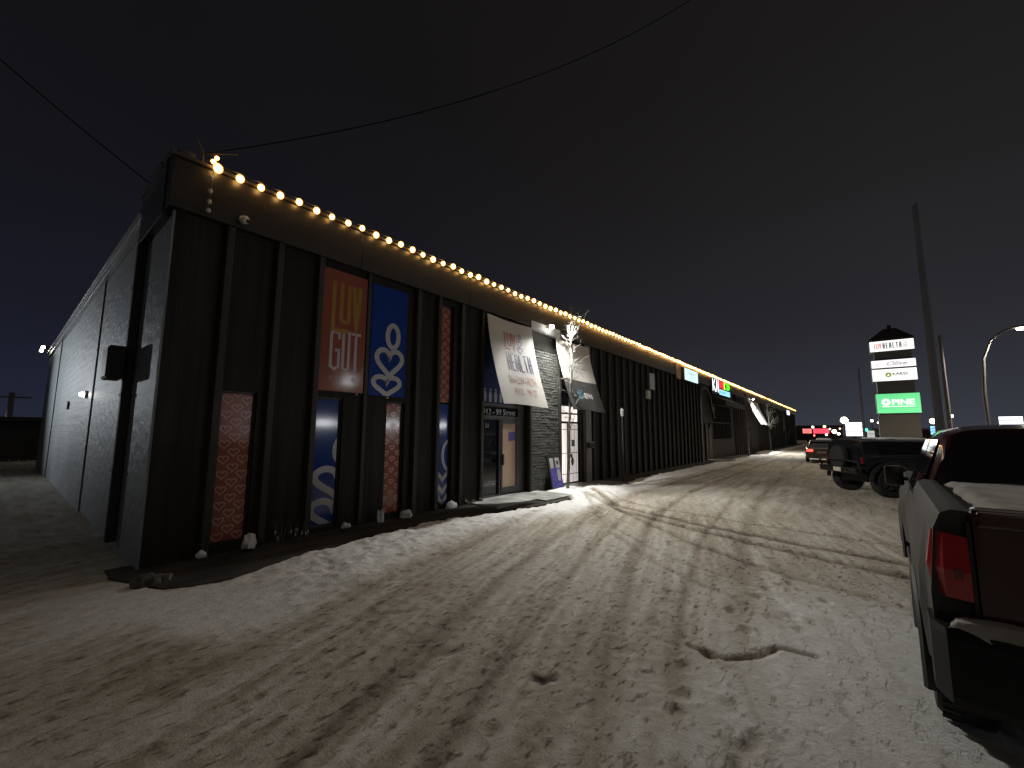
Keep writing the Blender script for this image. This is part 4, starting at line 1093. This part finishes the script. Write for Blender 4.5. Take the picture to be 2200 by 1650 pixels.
    fc = [(i*6+j, (i+1)*6+j, (i+1)*6+(j+1) % 6, i*6+(j+1) % 6) for i in range(5) for j in range(6)] + [(0, 1, 2, 3, 4, 5), (35, 34, 33, 32, 31, 30)]
    mb.add(v, fc); bm_ = mb.build("rear_bumper", mat("bumper_black", (.008, .008, .008), .5, spec=.2), T, local=True)
    mb = MB(); mb.bbox(-.16, .16, -.168, -.155, .63, .77, .004); mb.build("number_plate", m_plate, bm_, local=True)
    # cab
    cabst = []
    for (y, w0, w1, z1) in ((2.05, .93, .90, 1.42), ):
        pass
    mb = MB()
    secs = [(2.04, .985, .0), (2.10, 1.0, 0), (3.4, 1.005, 0), (4.15, 1.0, 0)]
    # lower cab + front, arches cut
    for s in (-1, 1):
        side_shell(s, 2.03, 5.72, "body_side" if s < 0 else "body_side", m_dust, lambda y: 1.30 if y > 4.2 else 1.22)
    mb = MB(); mb.loft([(2.03, 0, .97, .95, .55, 1.22), (2.06, 0, .985, .965, .5, 1.24), (4.1, 0, .985, .96, .5, 1.24)], 28, 8); mb.build("cab_body", m_body, T, local=True)
    mb = MB(); mb.loft([(4.1, 0, .80, .92, .60, 1.26), (4.3, 0, .80, .95, .6, 1.29), (5.3, 0, .80, .93, .6, 1.24), (5.68, 0, .78, .88, .6, 1.12)], 28, 7); mb.build("hood", m_body, T, local=True)
    mb = MB()
    mb.loft([(2.02, 0, .90, .80, 1.20, 1.38), (2.06, 0, .93, .76, 1.20, 1.72), (2.16, 0, .94, .72, 1.20, 1.90), (2.4, 0, .95, .73, 1.20, 1.935), (3.5, 0, .95, .73, 1.20, 1.93), (3.9, 0, .94, .74, 1.20, 1.86), (4.35, 0, .93, .80, 1.2, 1.55), (4.65, 0, .90, .84, 1.2, 1.30)], 32, 7)
    cab = mb.build("cab", m_body, T, local=True)
    mb = MB(); mb.add([(-.80, 2.005, 1.37), (.80, 2.005, 1.37), (.70, 2.075, 1.84), (-.70, 2.075, 1.84)], [(0, 1, 2, 3)]); mb.build("rear_window", m_vg, T, local=True)
    for s in (-1, 1):
        for (ya, yb) in ((2.30, 3.10), (3.18, 4.12)):
            mb = MB(); ytop = yb-.35 if yb > 4 else yb
            q = [(s*.945, ya, 1.27), (s*.945, yb, 1.27), (s*.775, ytop, 1.80), (s*.775, ya+.03, 1.80)]
            mb.add(q, [(0, 1, 2, 3) if s > 0 else (3, 2, 1, 0)]); mb.build("side_window", m_vg, T, local=True)
        mb = MB(); mb.bbox(s*1.08-.09, s*1.08+.09, 4.02, 4.14, 1.22, 1.46, .03); mb.tube([(s*.95, 4.1, 1.3), (s*1.05, 4.1, 1.32)], .025, 6); mb.build("wing_mirror", m_black, T, local=True)
        # black arch flares
        for c in wy:
            mb = MB(); P = [(s*(hw+.03), c+.53*math.cos(t), .36+.53*math.sin(t)) for t in np.linspace(-.05, math.pi+.05, 18)]
            mb.tube(P, .035, 6); mb.build("arch_flare", m_black, T, local=True)
        mb = MB(); mb.bbox(s*.98-.05, s*.98+.06, 1.75, 4.1, .40, .50, .02); mb.build("running_board", m_black, T, local=True)
        for c in wy: wheel(T, s*.87, c, .40, .27, s)
    mb = MB(); mb.box(-.7, .7, .3, 5.5, .35, .62); mb.build("chassis", m_black, T, local=True)
    for s in (-1, 1):
        mb = MB(); mb.bbox(s*.45-.06, s*.45+.06, .02, .3, .42, .56, .02); mb.build("tow_bracket", m_black, T, local=True)
    return T
TX, TY, TR = 1.272, 3.02, R(-2.6)
trk = pickup((TX, TY, 0), TR)
# snow lying on the truck
def snow_sheet(x0, x1, y0_, y1_, z, th, seed, n_=(40, 34), edge=.06):
    X, Y = np.meshgrid(np.linspace(x0, x1, n_[0]), np.linspace(y0_, y1_, n_[1]), indexing='xy')
    d = np.minimum(np.minimum(X-x0, x1-X), np.minimum(Y-y0_, y1_-Y)) + .10*(fbm(X*5, Y*5, 3, seed)-.5)
    k = smooth(0, edge, d)
    Z = z + th*k*(.7+.6*fbm(X*4+3, Y*4, 3, seed+1)) - .02*(1-k)
    mb = MB(); ny_, nx_ = X.shape
    mb.add([(float(a), float(b_), float(c)) for a, b_, c in zip(X.ravel(), Y.ravel(), Z.ravel())], [(j*nx_+i, j*nx_+i+1, (j+1)*nx_+i+1, (j+1)*nx_+i) for j in range(ny_-1) for i in range(nx_-1)], True)
    return mb
def put(o, root): 
    o.location = root.location; o.rotation_euler = root.rotation_euler; return o
m_dsnow = mat("settled_snow", (.34, .32, .29), .85, spec=.2, noise=((5, 5, 5), 5, .75, 1.1), bump=((30, 30, 30), .5, .015))
tag(put(snow_sheet(-.80, .84, .16, 1.96, 1.445, .028, 5).build("snow_cover", m_dsnow, autosmooth=False), trk), "sheet of snow on the bed cover of the nearest pickup", "snow")
tag(put(snow_sheet(-.97, .9, -.12, .04, .922, .045, 8, (60, 10), .03).build("snow_strip", m_dsnow, autosmooth=False), trk), "thin strip of snow on the rear bumper of the nearest pickup", "snow")

def suv(loc, rz):
    T = empty("off_road_vehicle", loc, "black lifted off-road vehicle with big tyres parked beyond the pickup", "off-road vehicle", rz=rz)
    mp_ = mat("black_paint", (.010, .010, .012), .16, spec=.6, coat=.5)
    hw = .90; wy = (0, 2.75)
    mb = MB(); st = []
    for y in np.linspace(-.62, 3.45, 60):
        zb = max(.62, arch_z(y, wy, .50, .62)+.08 if min(abs(y-c) for c in wy) < .50 else .62)
        st.append((y, 0, hw, hw-.02, zb, 1.22 if y < 2.1 else 1.20))
    mb.loft(st, 24, 9); mb.build("body", mp_, T, local=True)
    mb = MB(); mb.loft([(-.60, 0, .88, .78, 1.15, 1.55), (-.54, 0, .88, .74, 1.15, 1.68), (-.3, 0, .88, .73, 1.15, 1.715), (1.4, 0, .88, .74, 1.15, 1.71), (1.75, 0, .87, .74, 1.15, 1.66), (2.15, 0, .84, .78, 1.15, 1.25)], 28, 8); mb.build("hardtop", mp_, T, local=True)
    mb = MB(); mb.add([(-.70, -.622, 1.22), (.70, -.622, 1.22), (.64, -.585, 1.56), (-.64, -.585, 1.56)], [(0, 1, 2, 3)]); mb.build("rear_window", m_vg, T, local=True)
    for s in (-1, 1):
        mb = MB(); q = [(s*.872, -.2, 1.24), (s*.872, 1.0, 1.24), (s*.775, 1.0, 1.60), (s*.775, -.15, 1.60)]; mb.add(q, [(0, 1, 2, 3) if s > 0 else (3, 2, 1, 0)]); mb.build("side_window", m_vg, T, local=True)
        for c in wy:
            mb = MB(); mb.tube([(s*(hw+.06), c+.56*math.cos(t), .44+.54*math.sin(t)) for t in np.linspace(.0, math.pi, 16)], .055, 6); mb.build("arch_flare", m_black, T, local=True)
            wheel(T, s*.86, c, .44, .32, s)
        mb = MB(); mb.bbox(s*.80-.05, s*.80+.05, -.66, -.60, .95, 1.15, .01); mb.build("tail_light", mat("dark_tail_lens", (.12, .01, .01), .15), T, local=True)
    mb = MB(); mb.bbox(-.85, .85, -.90, -.66, .66, .84, .03); mb.tube([(-.88, -.75, .72), (-.90, -.85, 1.02), (-.5, -.92, 1.06), (.5, -.92, 1.06), (.90, -.85, 1.02), (.88, -.75, .72)], .03, 8)
    bp_ = mb.build("rear_bumper", m_black, T, local=True)
    mb = MB(); mb.bbox(-.10, .24, -.925, -.905, .69, .82, .004); mb.build("number_plate", m_plate, bp_, local=True)
    mb = MB(); mb.bbox(.35, .6, -.925, -.905, .72, .77, .01); mb.build("bumper_lamp", m_chr, bp_, local=True)
    mb = MB(); mb.lathe([(0, -.12), (.2, -.12), (.36, -.1), (.39, 0), (.36, .08), (0, .08)], (-.05, -.74, 1.12), 'y', 28); mb.build("spare_wheel", m_rub, T, local=True)
    mb = MB(); mb.sphere((.35, -.66, 1.10), .018, 8, 6); mb.sphere((.44, -.66, 1.22), .014, 8, 6); mb.build("latch", m_chr, T, local=True)
    mb = MB(); mb.tube([(s_, .6, .55) for s_ in (-.95, .95)], .03, 6); mb.tube([(.93, .45, .55), (.93, 2.3, .55)], .035, 6); mb.tube([(-.93, .45, .55), (-.93, 2.3, .55)], .035, 6); mb.build("side_step", m_chr, T, local=True)
    mb = MB(); mb.box(-.6, .6, -.4, 3.3, .40, .66); mb.tube([(-.8, 0, .44), (.8, 0, .44)], .07, 8); mb.tube([(-.8, 2.75, .44), (.8, 2.75, .44)], .07, 8); mb.build("chassis", m_black, T, local=True)
    return T
sv = suv((.30, 17.45, 0), -R(90-33))
tag(put(snow_sheet(-.5, .6, .2, 1.4, 1.715, .03, 15, (20, 20)).build("snow_cover", m_snow, autosmooth=False), sv), "thin patch of snow on the roof of the black off-road vehicle", "snow")

def sedan(name, label, loc, rz, mp_, lit_, group=None):
    T = empty(name, loc, label, "car", group, rz=rz)
    wy = (.85, 3.55)
    mb = MB(); st = []
    for y in np.linspace(0, 4.6, 56):
        zb = max(.28, arch_z(y, wy, .36, .28)-.03 if min(abs(y-c) for c in wy) < .36 else .28)
        e0 = min(1, (y+.04)/.35)**.4; e1 = min(1, (4.64-y)/.6)**.5
        zt_ = (.98 if y < 3 else .98-.25*((y-3)/1.6)**2)*(.86+.14*min(e0, e1))
        st.append((y, 0, .86*(.8+.2*e0*e1), .82*(.8+.2*e0*e1), zb, zt_))
    mb.loft(st, 24, 6); mb.build("body", mp_, T, local=True)
    mb = MB(); mb.loft([(.55, 0, .70, .66, .85, .98), (1.2, 0, .76, .58, .85, 1.36), (1.7, 0, .78, .58, .85, 1.44), (2.4, 0, .78, .58, .85, 1.43), (3.3, 0, .76, .68, .85, .97)], 24, 6); mb.build("cabin", m_vg, T, local=True)
    mb = MB(); mb.loft([(1.1, 0, .58, .5, 1.33, 1.37), (1.7, 0, .60, .5, 1.35, 1.46), (2.4, 0, .60, .5, 1.34, 1.45), (2.7, 0, .58, .5, 1.3, 1.34)], 20, 4); mb.build("roof", mp_, T, local=True)
    for s in (-1, 1):
        mb = MB(); mb.bbox(s*.62-.17, s*.62+.17, -.05, .05, .72, .86, .02); mb.build("tail_light", emat("lit_tail", (1, .05, .03), 5) if lit_ else m_tl, T, local=True)
        for c in wy: wheel(T, s*.76, c, .32, .2, s)
    mb = MB(); mb.bbox(-.80, .80, -.06, .04, .42, .60, .03); mb.build("bumper", mp_, T, local=True)
    mb = MB(); mb.bbox(-.24, .24, -.08, -.055, .62, .74, .004); mb.build("number_plate", m_plate, T, local=True)
    return T
m_c1 = mat("grey_paint", (.10, .09, .09), .25, coat=.4); m_c2 = mat("silver_paint", (.25, .24, .24), .25, coat=.4)
sedan("parked_car", "car with red tail lights glowing behind the black off-road vehicle", (-1.55, 33.2, 0), R(4), m_c1, True)
sedan("parked_car", "silver car farther down the lane beyond the car with glowing tail lights", (-1.9, 46, 0), R(3), m_c2, False)
sedan("parked_car", "car with lit tail lights farthest down the lane", (-2.6, 62, 0), R(2), m_c1, True)

# ------------------------------------------------------------------ pylon sign
py = empty("pylon_sign", (2.92, 44.3, 0), "tall lit pylon sign with stacked panels and a peaked dark red roof", "pylon sign")
m_pg = mat("pylon_grey", (.085, .083, .08), .6)
mb = MB(); mb.bbox(1.85, 4.05, 44.05, 44.75, 0, 9.0, .03); mb.build("column", m_pg, py)
mb = MB(); mb.bbox(1.75, 4.15, 43.95, 44.85, .0, 3.3, .03); mb.build("plinth", mat("plinth_grey", (.06, .058, .055), .7), py)
mb = MB(); mb.add([(1.55, 43.75, 9.35), (4.3, 43.75, 9.35), (4.3, 45.05, 9.35), (1.55, 45.05, 9.35), (2.55, 44.2, 10.25), (3.3, 44.2, 10.25), (3.3, 44.6, 10.25), (2.55, 44.6, 10.25)],
                  [(0, 1, 5, 4), (1, 2, 6, 5), (2, 3, 7, 6), (3, 0, 4, 7), (4, 5, 6, 7), (0, 3, 2, 1)]); mb.bbox(2.8, 3.05, 44.3, 44.5, 10.25, 10.55, .03); mb.build("roof", mat("dark_red_roof", (.016, .005, .007), .7), py)
def panel(z0_, z1_, m_, x0=1.60, x1=4.24):
    mb = MB(); mb.bbox(x0, x1, 43.82, 44.95, z0_, z1_, .02); o = mb.build("cabinet", m_pg, py)
    mb = MB(); mb.bbox(x0+.03, x1-.03, 43.79, 43.825, z0_+.03, z1_-.03, .004); mb.build("face", m_, o); return o
w1 = emat("sign_white", (1, 1, .97), 1.25)
SF = on_south(43.785)
p = panel(8.38, 9.25, w1)
decal("luv", letters("L", 1.90, 8.60, .10, .46, 0, .05)+letters("U", 2.02, 8.60, .15, .46, 0, .05)+letters("V", 2.19, 8.60, .15, .46, 0, .05), SF, mat("sign_red", (.5, .10, .08), .5, emit=(.8, .14, .10), es=.6), p)
m_ink = mat("sign_ink", (.08, .09, .12), .5, emit=(.25, .28, .35), es=.12)
decal("health", letters("HEALTH", 2.40, 8.60, .14, .46, .055, .062), SF, m_ink, p)
decal("logo", ribbon([(3.76+.05*math.cos(t), 9.03+.07*math.sin(t)) for t in np.linspace(0, 2*math.pi, 16)[:-1]], .03, True)+ribbon(heart_path(3.72, 8.83, .26, .18, 20), .03, True)+ribbon(heart_path(3.72, 8.64, .26, .18, 20), .03, True), SF, m_ink, p)
p = panel(7.05, 7.70, emat("sign_lilac", (1, .96, 1), 1.15))
decal("lettering", fit(text_polys("Olive", .3, shear=.4, bold=.008), 2.55, 3.75, 7.22, 7.55), SF, mat("pale_ink", (.3, .3, .3), .5, emit=(.5, .52, .5), es=.5), p)
decal("emblem", ribbon([(2.02+.10*math.cos(t), 7.32+.10*math.sin(t)) for t in np.linspace(.3, 5.6, 14)], .04), SF, mat("mauve_ink", (.4, .25, .35), .5, emit=(.7, .45, .6), es=.5), p)
p = panel(6.00, 6.98, emat("sign_mint", (.95, 1, .93), 1.25))
decal("green_disc", [[(2.58+.19*math.cos(t*.3), 6.50+.19*math.sin(t*.3)) for t in range(21)]], SF, mat("olive_disc", (.25, .33, .05), .5, emit=(.35, .45, .08), es=.6), p)
decal("triangle", [[(2.50, 6.43), (2.66, 6.43), (2.58, 6.58)]], on_south(43.78), w1, p)
decal("lettering", fit(text_polys("KARSS", .3, bold=.012), 2.82, 3.70, 6.44, 6.66)+[rect(2.85, 3.6, 6.39, 6.41)], SF, m_ink, p)
p = panel(3.46, 5.03, emat("sign_green", (.16, .82, .33), .85), 1.70, 4.26)
wg = emat("sign_white_soft", (.93, 1, .95), 1.0)
decal("lettering", fit(text_polys("PINE", .3, bold=.014), 2.62, 3.92, 4.12, 4.56), SF, wg, p)
decal("round_mark", [[(2.28+.27*math.cos(t*.26), 4.34+.27*math.sin(t*.26)) for t in range(24)]], SF, wg, p)
decal("leaf_mark", [[(2.28, 4.50), (2.18, 4.34), (2.24, 4.28), (2.26, 4.30), (2.25, 4.20), (2.31, 4.20), (2.30, 4.30), (2.32, 4.28), (2.38, 4.34)]], on_south(43.78), MATS["sign_green"], p)
decal("underline", [rect(2.02, 3.92, 3.97, 4.03)], SF, wg, p)
decal("fine_line", [rect(1.80, 4.2, 3.86, 3.87)], SF, mat("sign_dark_green", (.05, .3, .12), .5), p)

# ------------------------------------------------------------------ poles, street lamps, far lights
def pole(name, label, x, y, h, r_, cat="utility pole", cross=False, group=None, tw=False):
    o = empty(name, (x, y, 0), label, cat, group)
    mb = MB(); mb.tube([(x, y, -.1), (x, y, h*.5), (x, y, h)], [r_, r_*.85, r_*.65], 10); mb.build("pole", mat("pole_wood", (.12, .115, .13), .9), o)
    if cross:
        mb = MB(); mb.bbox(x-.07, x+.07, y-1.2, y+1.2, h-.5, h-.35, .01); mb.build("crossarm", MATS["pole_wood"], o)
    return o
pole("utility_pole", "thick tall dark utility pole right of the pylon sign", 2.90, 24.8, 12.0, .17)
pole("utility_pole", "thinner dark pole just right of the thick utility pole", 4.3, 33.5, 7.5, .12)
pole("utility_pole", "thin faint pole left of the pylon sign", 1.15, 62, 9.5, .13)
pole("utility_pole", "distant utility pole with a crossarm left of the building", -60, .55, 5.3, .28, cross=True)
def street_lamp(label, base, head, watts, group=None, col=(1, .86, .66), head_r=.13, es=30, arm=True):
    o = empty("street_lamp", base, label, "street lamp", group)
    B, Hh = Vector(base), Vector(head)
    d = Vector((Hh.x-B.x, Hh.y-B.y, 0))
    P = [B, B+Vector((0, 0, Hh.z*.55)), B+Vector((0, 0, Hh.z*.80))+d*.08, B+Vector((0, 0, Hh.z*.93))+d*.30, B+Vector((0, 0, Hh.z*.99))+d*.62, Hh+Vector((0, 0, .06))]
    mb = MB(); mb.tube(P, [.10, .085, .07, .06, .05, .045], 8); mb.build("post", mat("galvanised", (.06, .06, .06), .7), o)
    mb = MB(); mb.sphere((Hh.x, Hh.y, Hh.z+.05), .22, 12, 8, (1.6, .8, .35)); mb.build("hood", m_pg, o)
    mb = MB(); mb.sphere((Hh.x, Hh.y, Hh.z-.07), head_r, 12, 8, (1.2, 1, .7)); mb.build("lamp_glass", emat("lamp_glass_%g" % es, col, es), o)
    ld = bpy.data.lights.new("lamp", 'SPOT'); ld.energy = watts; ld.color = col; ld.shadow_soft_size = .25; ld.spot_size = R(165); ld.spot_blend = .4
    l = bpy.data.objects.new("light", ld); S.collection.objects.link(l); l.parent = o; l.location = (Hh.x-B.x, Hh.y-B.y, Hh.z-.35)
    return o
street_lamp("curved-arm street lamp at the right edge beyond the pickup", (5.9, 34.4, 0), (7.45, 34.2, 7.6), 3200)
street_lamp("curved-arm street lamp across the road beside the camera", (23.2, 20.8, 0), (21.6, 20.4, 6.7), 500, col=(.95, .97, 1), es=31, head_r=.4)
street_lamp("unseen curved-arm fill lamp added behind the camera", (4.9, -8.5, 0), (3.0, -8.2, 8.6), 180, col=(1, .86, .68))  # unseen lamp, added to brighten the foreground snow
def far_light(label, x, y, z, r_, col, es, pole_=True, cat="lamp"):
    o = empty("distant_lamp", (x, y, 0), label, cat, "distant lamps along the road")
    if pole_:
        mb = MB(); mb.tube([(x, y+.2, 0), (x, y+.2, z)], .08, 6); mb.build("post", m_pipe, o)
    mb = MB(); mb.sphere((x, y, z), r_, 10, 8); mb.build("bulb", emat("far_%s_%g" % ("_".join("%g" % c for c in col), es), col, es), o)
far_light("brightest far lamp left of the white roadside sign", -1.15, 130, 5.2, .75, (1, .92, .72), 14)
far_light("warm amber lamp just right of the pylon sign", 11.9, 109, 4.3, .50, (1, .80, .55), 7)
far_light("small white lamp right of the warm amber one", 13.0, 99, 4.9, .26, (1, .96, .85), 12)
far_light("tiny lamp left of the pylon foot, upper", 3.2, 105, 4.4, .22, (1, .9, .7), 10)
far_light("tiny lamp beside the pylon foot, lower", 4.6, 105, 3.3, .3, (1, .95, .8), 10)
far_light("small amber lamp beyond the end of the facade", -4.9, 125, 3.6, .28, (1, .75, .3), 6)
far_light("small white lamp nearest the end of the facade", -7.2, 125, 3.5, .25, (1, 1, .95), 6)
far_light("low warm lamp left of the brightest far lamp", -3.0, 120, 2.4, .45, (1, .85, .6), 6)
far_light("green traffic light left of the pylon foot", 1.75, 82, 2.5, .2, (.05, 1, .5), 5)
far_light("distant lamp on the horizon left of the building", -60, .05, 2.7, .22, (1, .95, .85), 12)
far_light("faint lamp touching the far corner of the side wall", -58, 4.45, 2.6, .06, (.6, .7, 1), 8)
for i, (px, py_, pz, rr_, c_, t_) in enumerate([(-4.1, 110, 1.7, .20, (1, .9, .7), "low white headlight beside the red shop sign"), (-3.5, 112, 2.9, .16, (1, .8, .5), "small amber point above the red shop sign"), (-2.2, 118, 1.9, .28, (1, .92, .8), "bright low headlight left of the white roadside sign"),
        (-1.7, 105, 2.9, .14, (1, .5, .3), "tiny orange point left of the white roadside sign"), (-6.3, 112, 1.5, .16, (1, .1, .08), "tiny red brake light under the red shop signs"), (2.1, 112, 2.0, .2, (.8, 1, .95), "tiny pale light right of the white roadside sign"),
        (3.9, 100, 3.9, .16, (1, .9, .75), "highest tiny light beside the pylon foot"), (9.6, 105, 2.6, .15, (1, .1, .12), "tiny red light above the wine-red building")]):
    far_light(t_, px, py_, pz, rr_, c_, 7.5, pole_=False)
def far_sign(label, x, y, z, w, h, m_, band=True):
    o = empty("roadside_sign", (x, y, 0), label, "roadside sign")
    mb = MB(); mb.box(x-w*.12, x+w*.12, y+.06, y+.25, 0, z-h/2); mb.build("post", m_pipe, o)
    mb = MB(); mb.bbox(x-w/2, x+w/2, y, y+.3, z-h/2, z+h/2, .03); mb.build("cabinet", m_pg, o)
    N = 3
    for k in range(N):
        a = z-h/2+h*k/N+.05; b_ = z-h/2+h*(k+1)/N-.05
        mb = MB(); mb.box(x-w/2+.06, x+w/2-.06, y-.03, y-.005, a, b_); mb.build("face", m_, o)
        if band: decal("lettering", [rect(x-w*.30, x+w*.22, (a+b_)/2-.03, (a+b_)/2+.03)], on_south(y-.035), m_gi, o)
far_sign("white lit three-panel roadside sign left of the pylon", .42, 100, 2.75, 2.5, 2.6, emat("far_white", (.92, .98, 1), 1.8))
far_sign("bluish white lit sign at the right edge above the pickup roof", 17.2, 88, 3.55, 2.3, 1.7, emat("far_bluewhite", (.85, .88, 1), 2.4))
far_sign("red lit shop sign low on the horizon, larger", -5.3, 118, 2.5, 3.0, 1.1, emat("far_red", (1, .06, .10), 2.6))
far_sign("red lit shop sign low on the horizon beside the facade end", -7.9, 118, 2.5, 1.8, 1.1, emat("far_red_pale", (1, .25, .22), 1.6))
far_sign("slim bluish lit board near the pylon foot", 4.75, 96, 1.9, 1.0, 1.9, emat("far_cyan", (.6, .95, 1), 1.2))
far_sign("slim white lit board just left of the pylon foot", 2.55, 90, 1.6, 1.2, 1.7, emat("far_pale", (.85, .9, .85), .7))
far_sign("small blue and white lit sign above the pickup's rear pillar", 7.9, 72, 2.35, .8, 1.1, emat("far_blue", (.25, .6, 1), 2.0))
# low buildings across the road
def low_building(label, x0, x1, y0_, y1_, h, mm_, rm):
    o = empty("low_building", ((x0+x1)/2, y0_, 0), label, "building")
    mb = MB(); mb.box(x0, x1, y0_, y1_, -.1, h); mb.build("wall", mm_, o)
    mb = MB(); mb.bbox(x0-.3, x1+.3, y0_-.3, y1_+.3, h, h+.3, .04); mb.build("roof", rm, o)
    for k in range(4):
        a = x0+(x1-x0)*(k+.25)/4; mb = MB(); mb.bbox(a, a+(x1-x0)*.12, y0_-.04, y0_-.002, 1.0, h*.75, .01); mb.build("window", m_glass, o)
    return o
low_building("low dark wine-red building behind the pylon sign", 6.0, 26, 100, 114, 2.6, mat("wine_wall", (.08, .02, .03), .7), mat("tan_roof", (.30, .20, .15), .7))
low_building("squat grey block at the foot of the pylon sign", 2.4, 5.6, 70, 74, 2.3, m_pg, m_pg)
low_building("low dark shed on the horizon left of the long building", -50, -42, -6, 2.2, 2.4, m_frame, m_roof)
low_building("long dark shop row far down the road", -22, -2, 150, 160, 4.0, m_frame, m_roof)
fe = empty("wooden_fence", (-38, 0, 0), "dark board fence beyond the left end of the side wall", "fence")
mb = MB()
for k in range(40): y = -12+k*.36; mb.bbox(-38.05, -38.0, y, y+.33, .05, 1.75, .005)
mb.build("boards", m_frame, fe)
for k in range(6):
    mb = MB(); mb.bbox(-38.17, -38.06, -12+k*2.8, -11.88+k*2.8, 0, 1.85, .01); mb.build("post", m_frame, fe)

# shop with a long lit canopy across the road (seen mirrored in the glossy window graphics)
cs = empty("roadside_shop", (47, 36, 0), "shop with a long lit canopy band across the road", "building")
mb = MB(); mb.box(46, 58, 14, 60, -.1, 5.2); mb.build("wall", m_pg, cs)
mb = MB(); mb.bbox(44, 46.2, 20, 56, 3.75, 4.2, .04); mb.build("canopy", m_pg, cs)
for k in range(9):
    mb = MB(); mb.bbox(45.9, 45.99, 21+k*3.9, 24.2+k*3.9, 2.9, 3.35, .01); mb.build("window", emat("shop_light", (.9, .95, 1), 45), cs)

# ------------------------------------------------------------------ overhead cables
def cable(label, a, b_, sag, r_=.012):
    a, b_ = Vector(a), Vector(b_); mb = MB(); N = 24
    mb.tube([a.lerp(b_, i/N) - Vector((0, 0, sag*4*(i/N)*(1-i/N))) for i in range(N+1)], r_, 5)
    return tag(mb.build("overhead_cable", mat("cable_rubber", (.010, .010, .011), 1, spec=0)), label, "cable")
cable("overhead cable rising from the roof corner to the upper right", (-7.45, 1.62, 6.1), (-1.9, 13.1, 16.2), .95, .010)
cable("overhead cable from the side roof edge to the upper left", (-8.6, 1.2, 5.85), (-9.2, -2.4, 8.6), .12, .009)
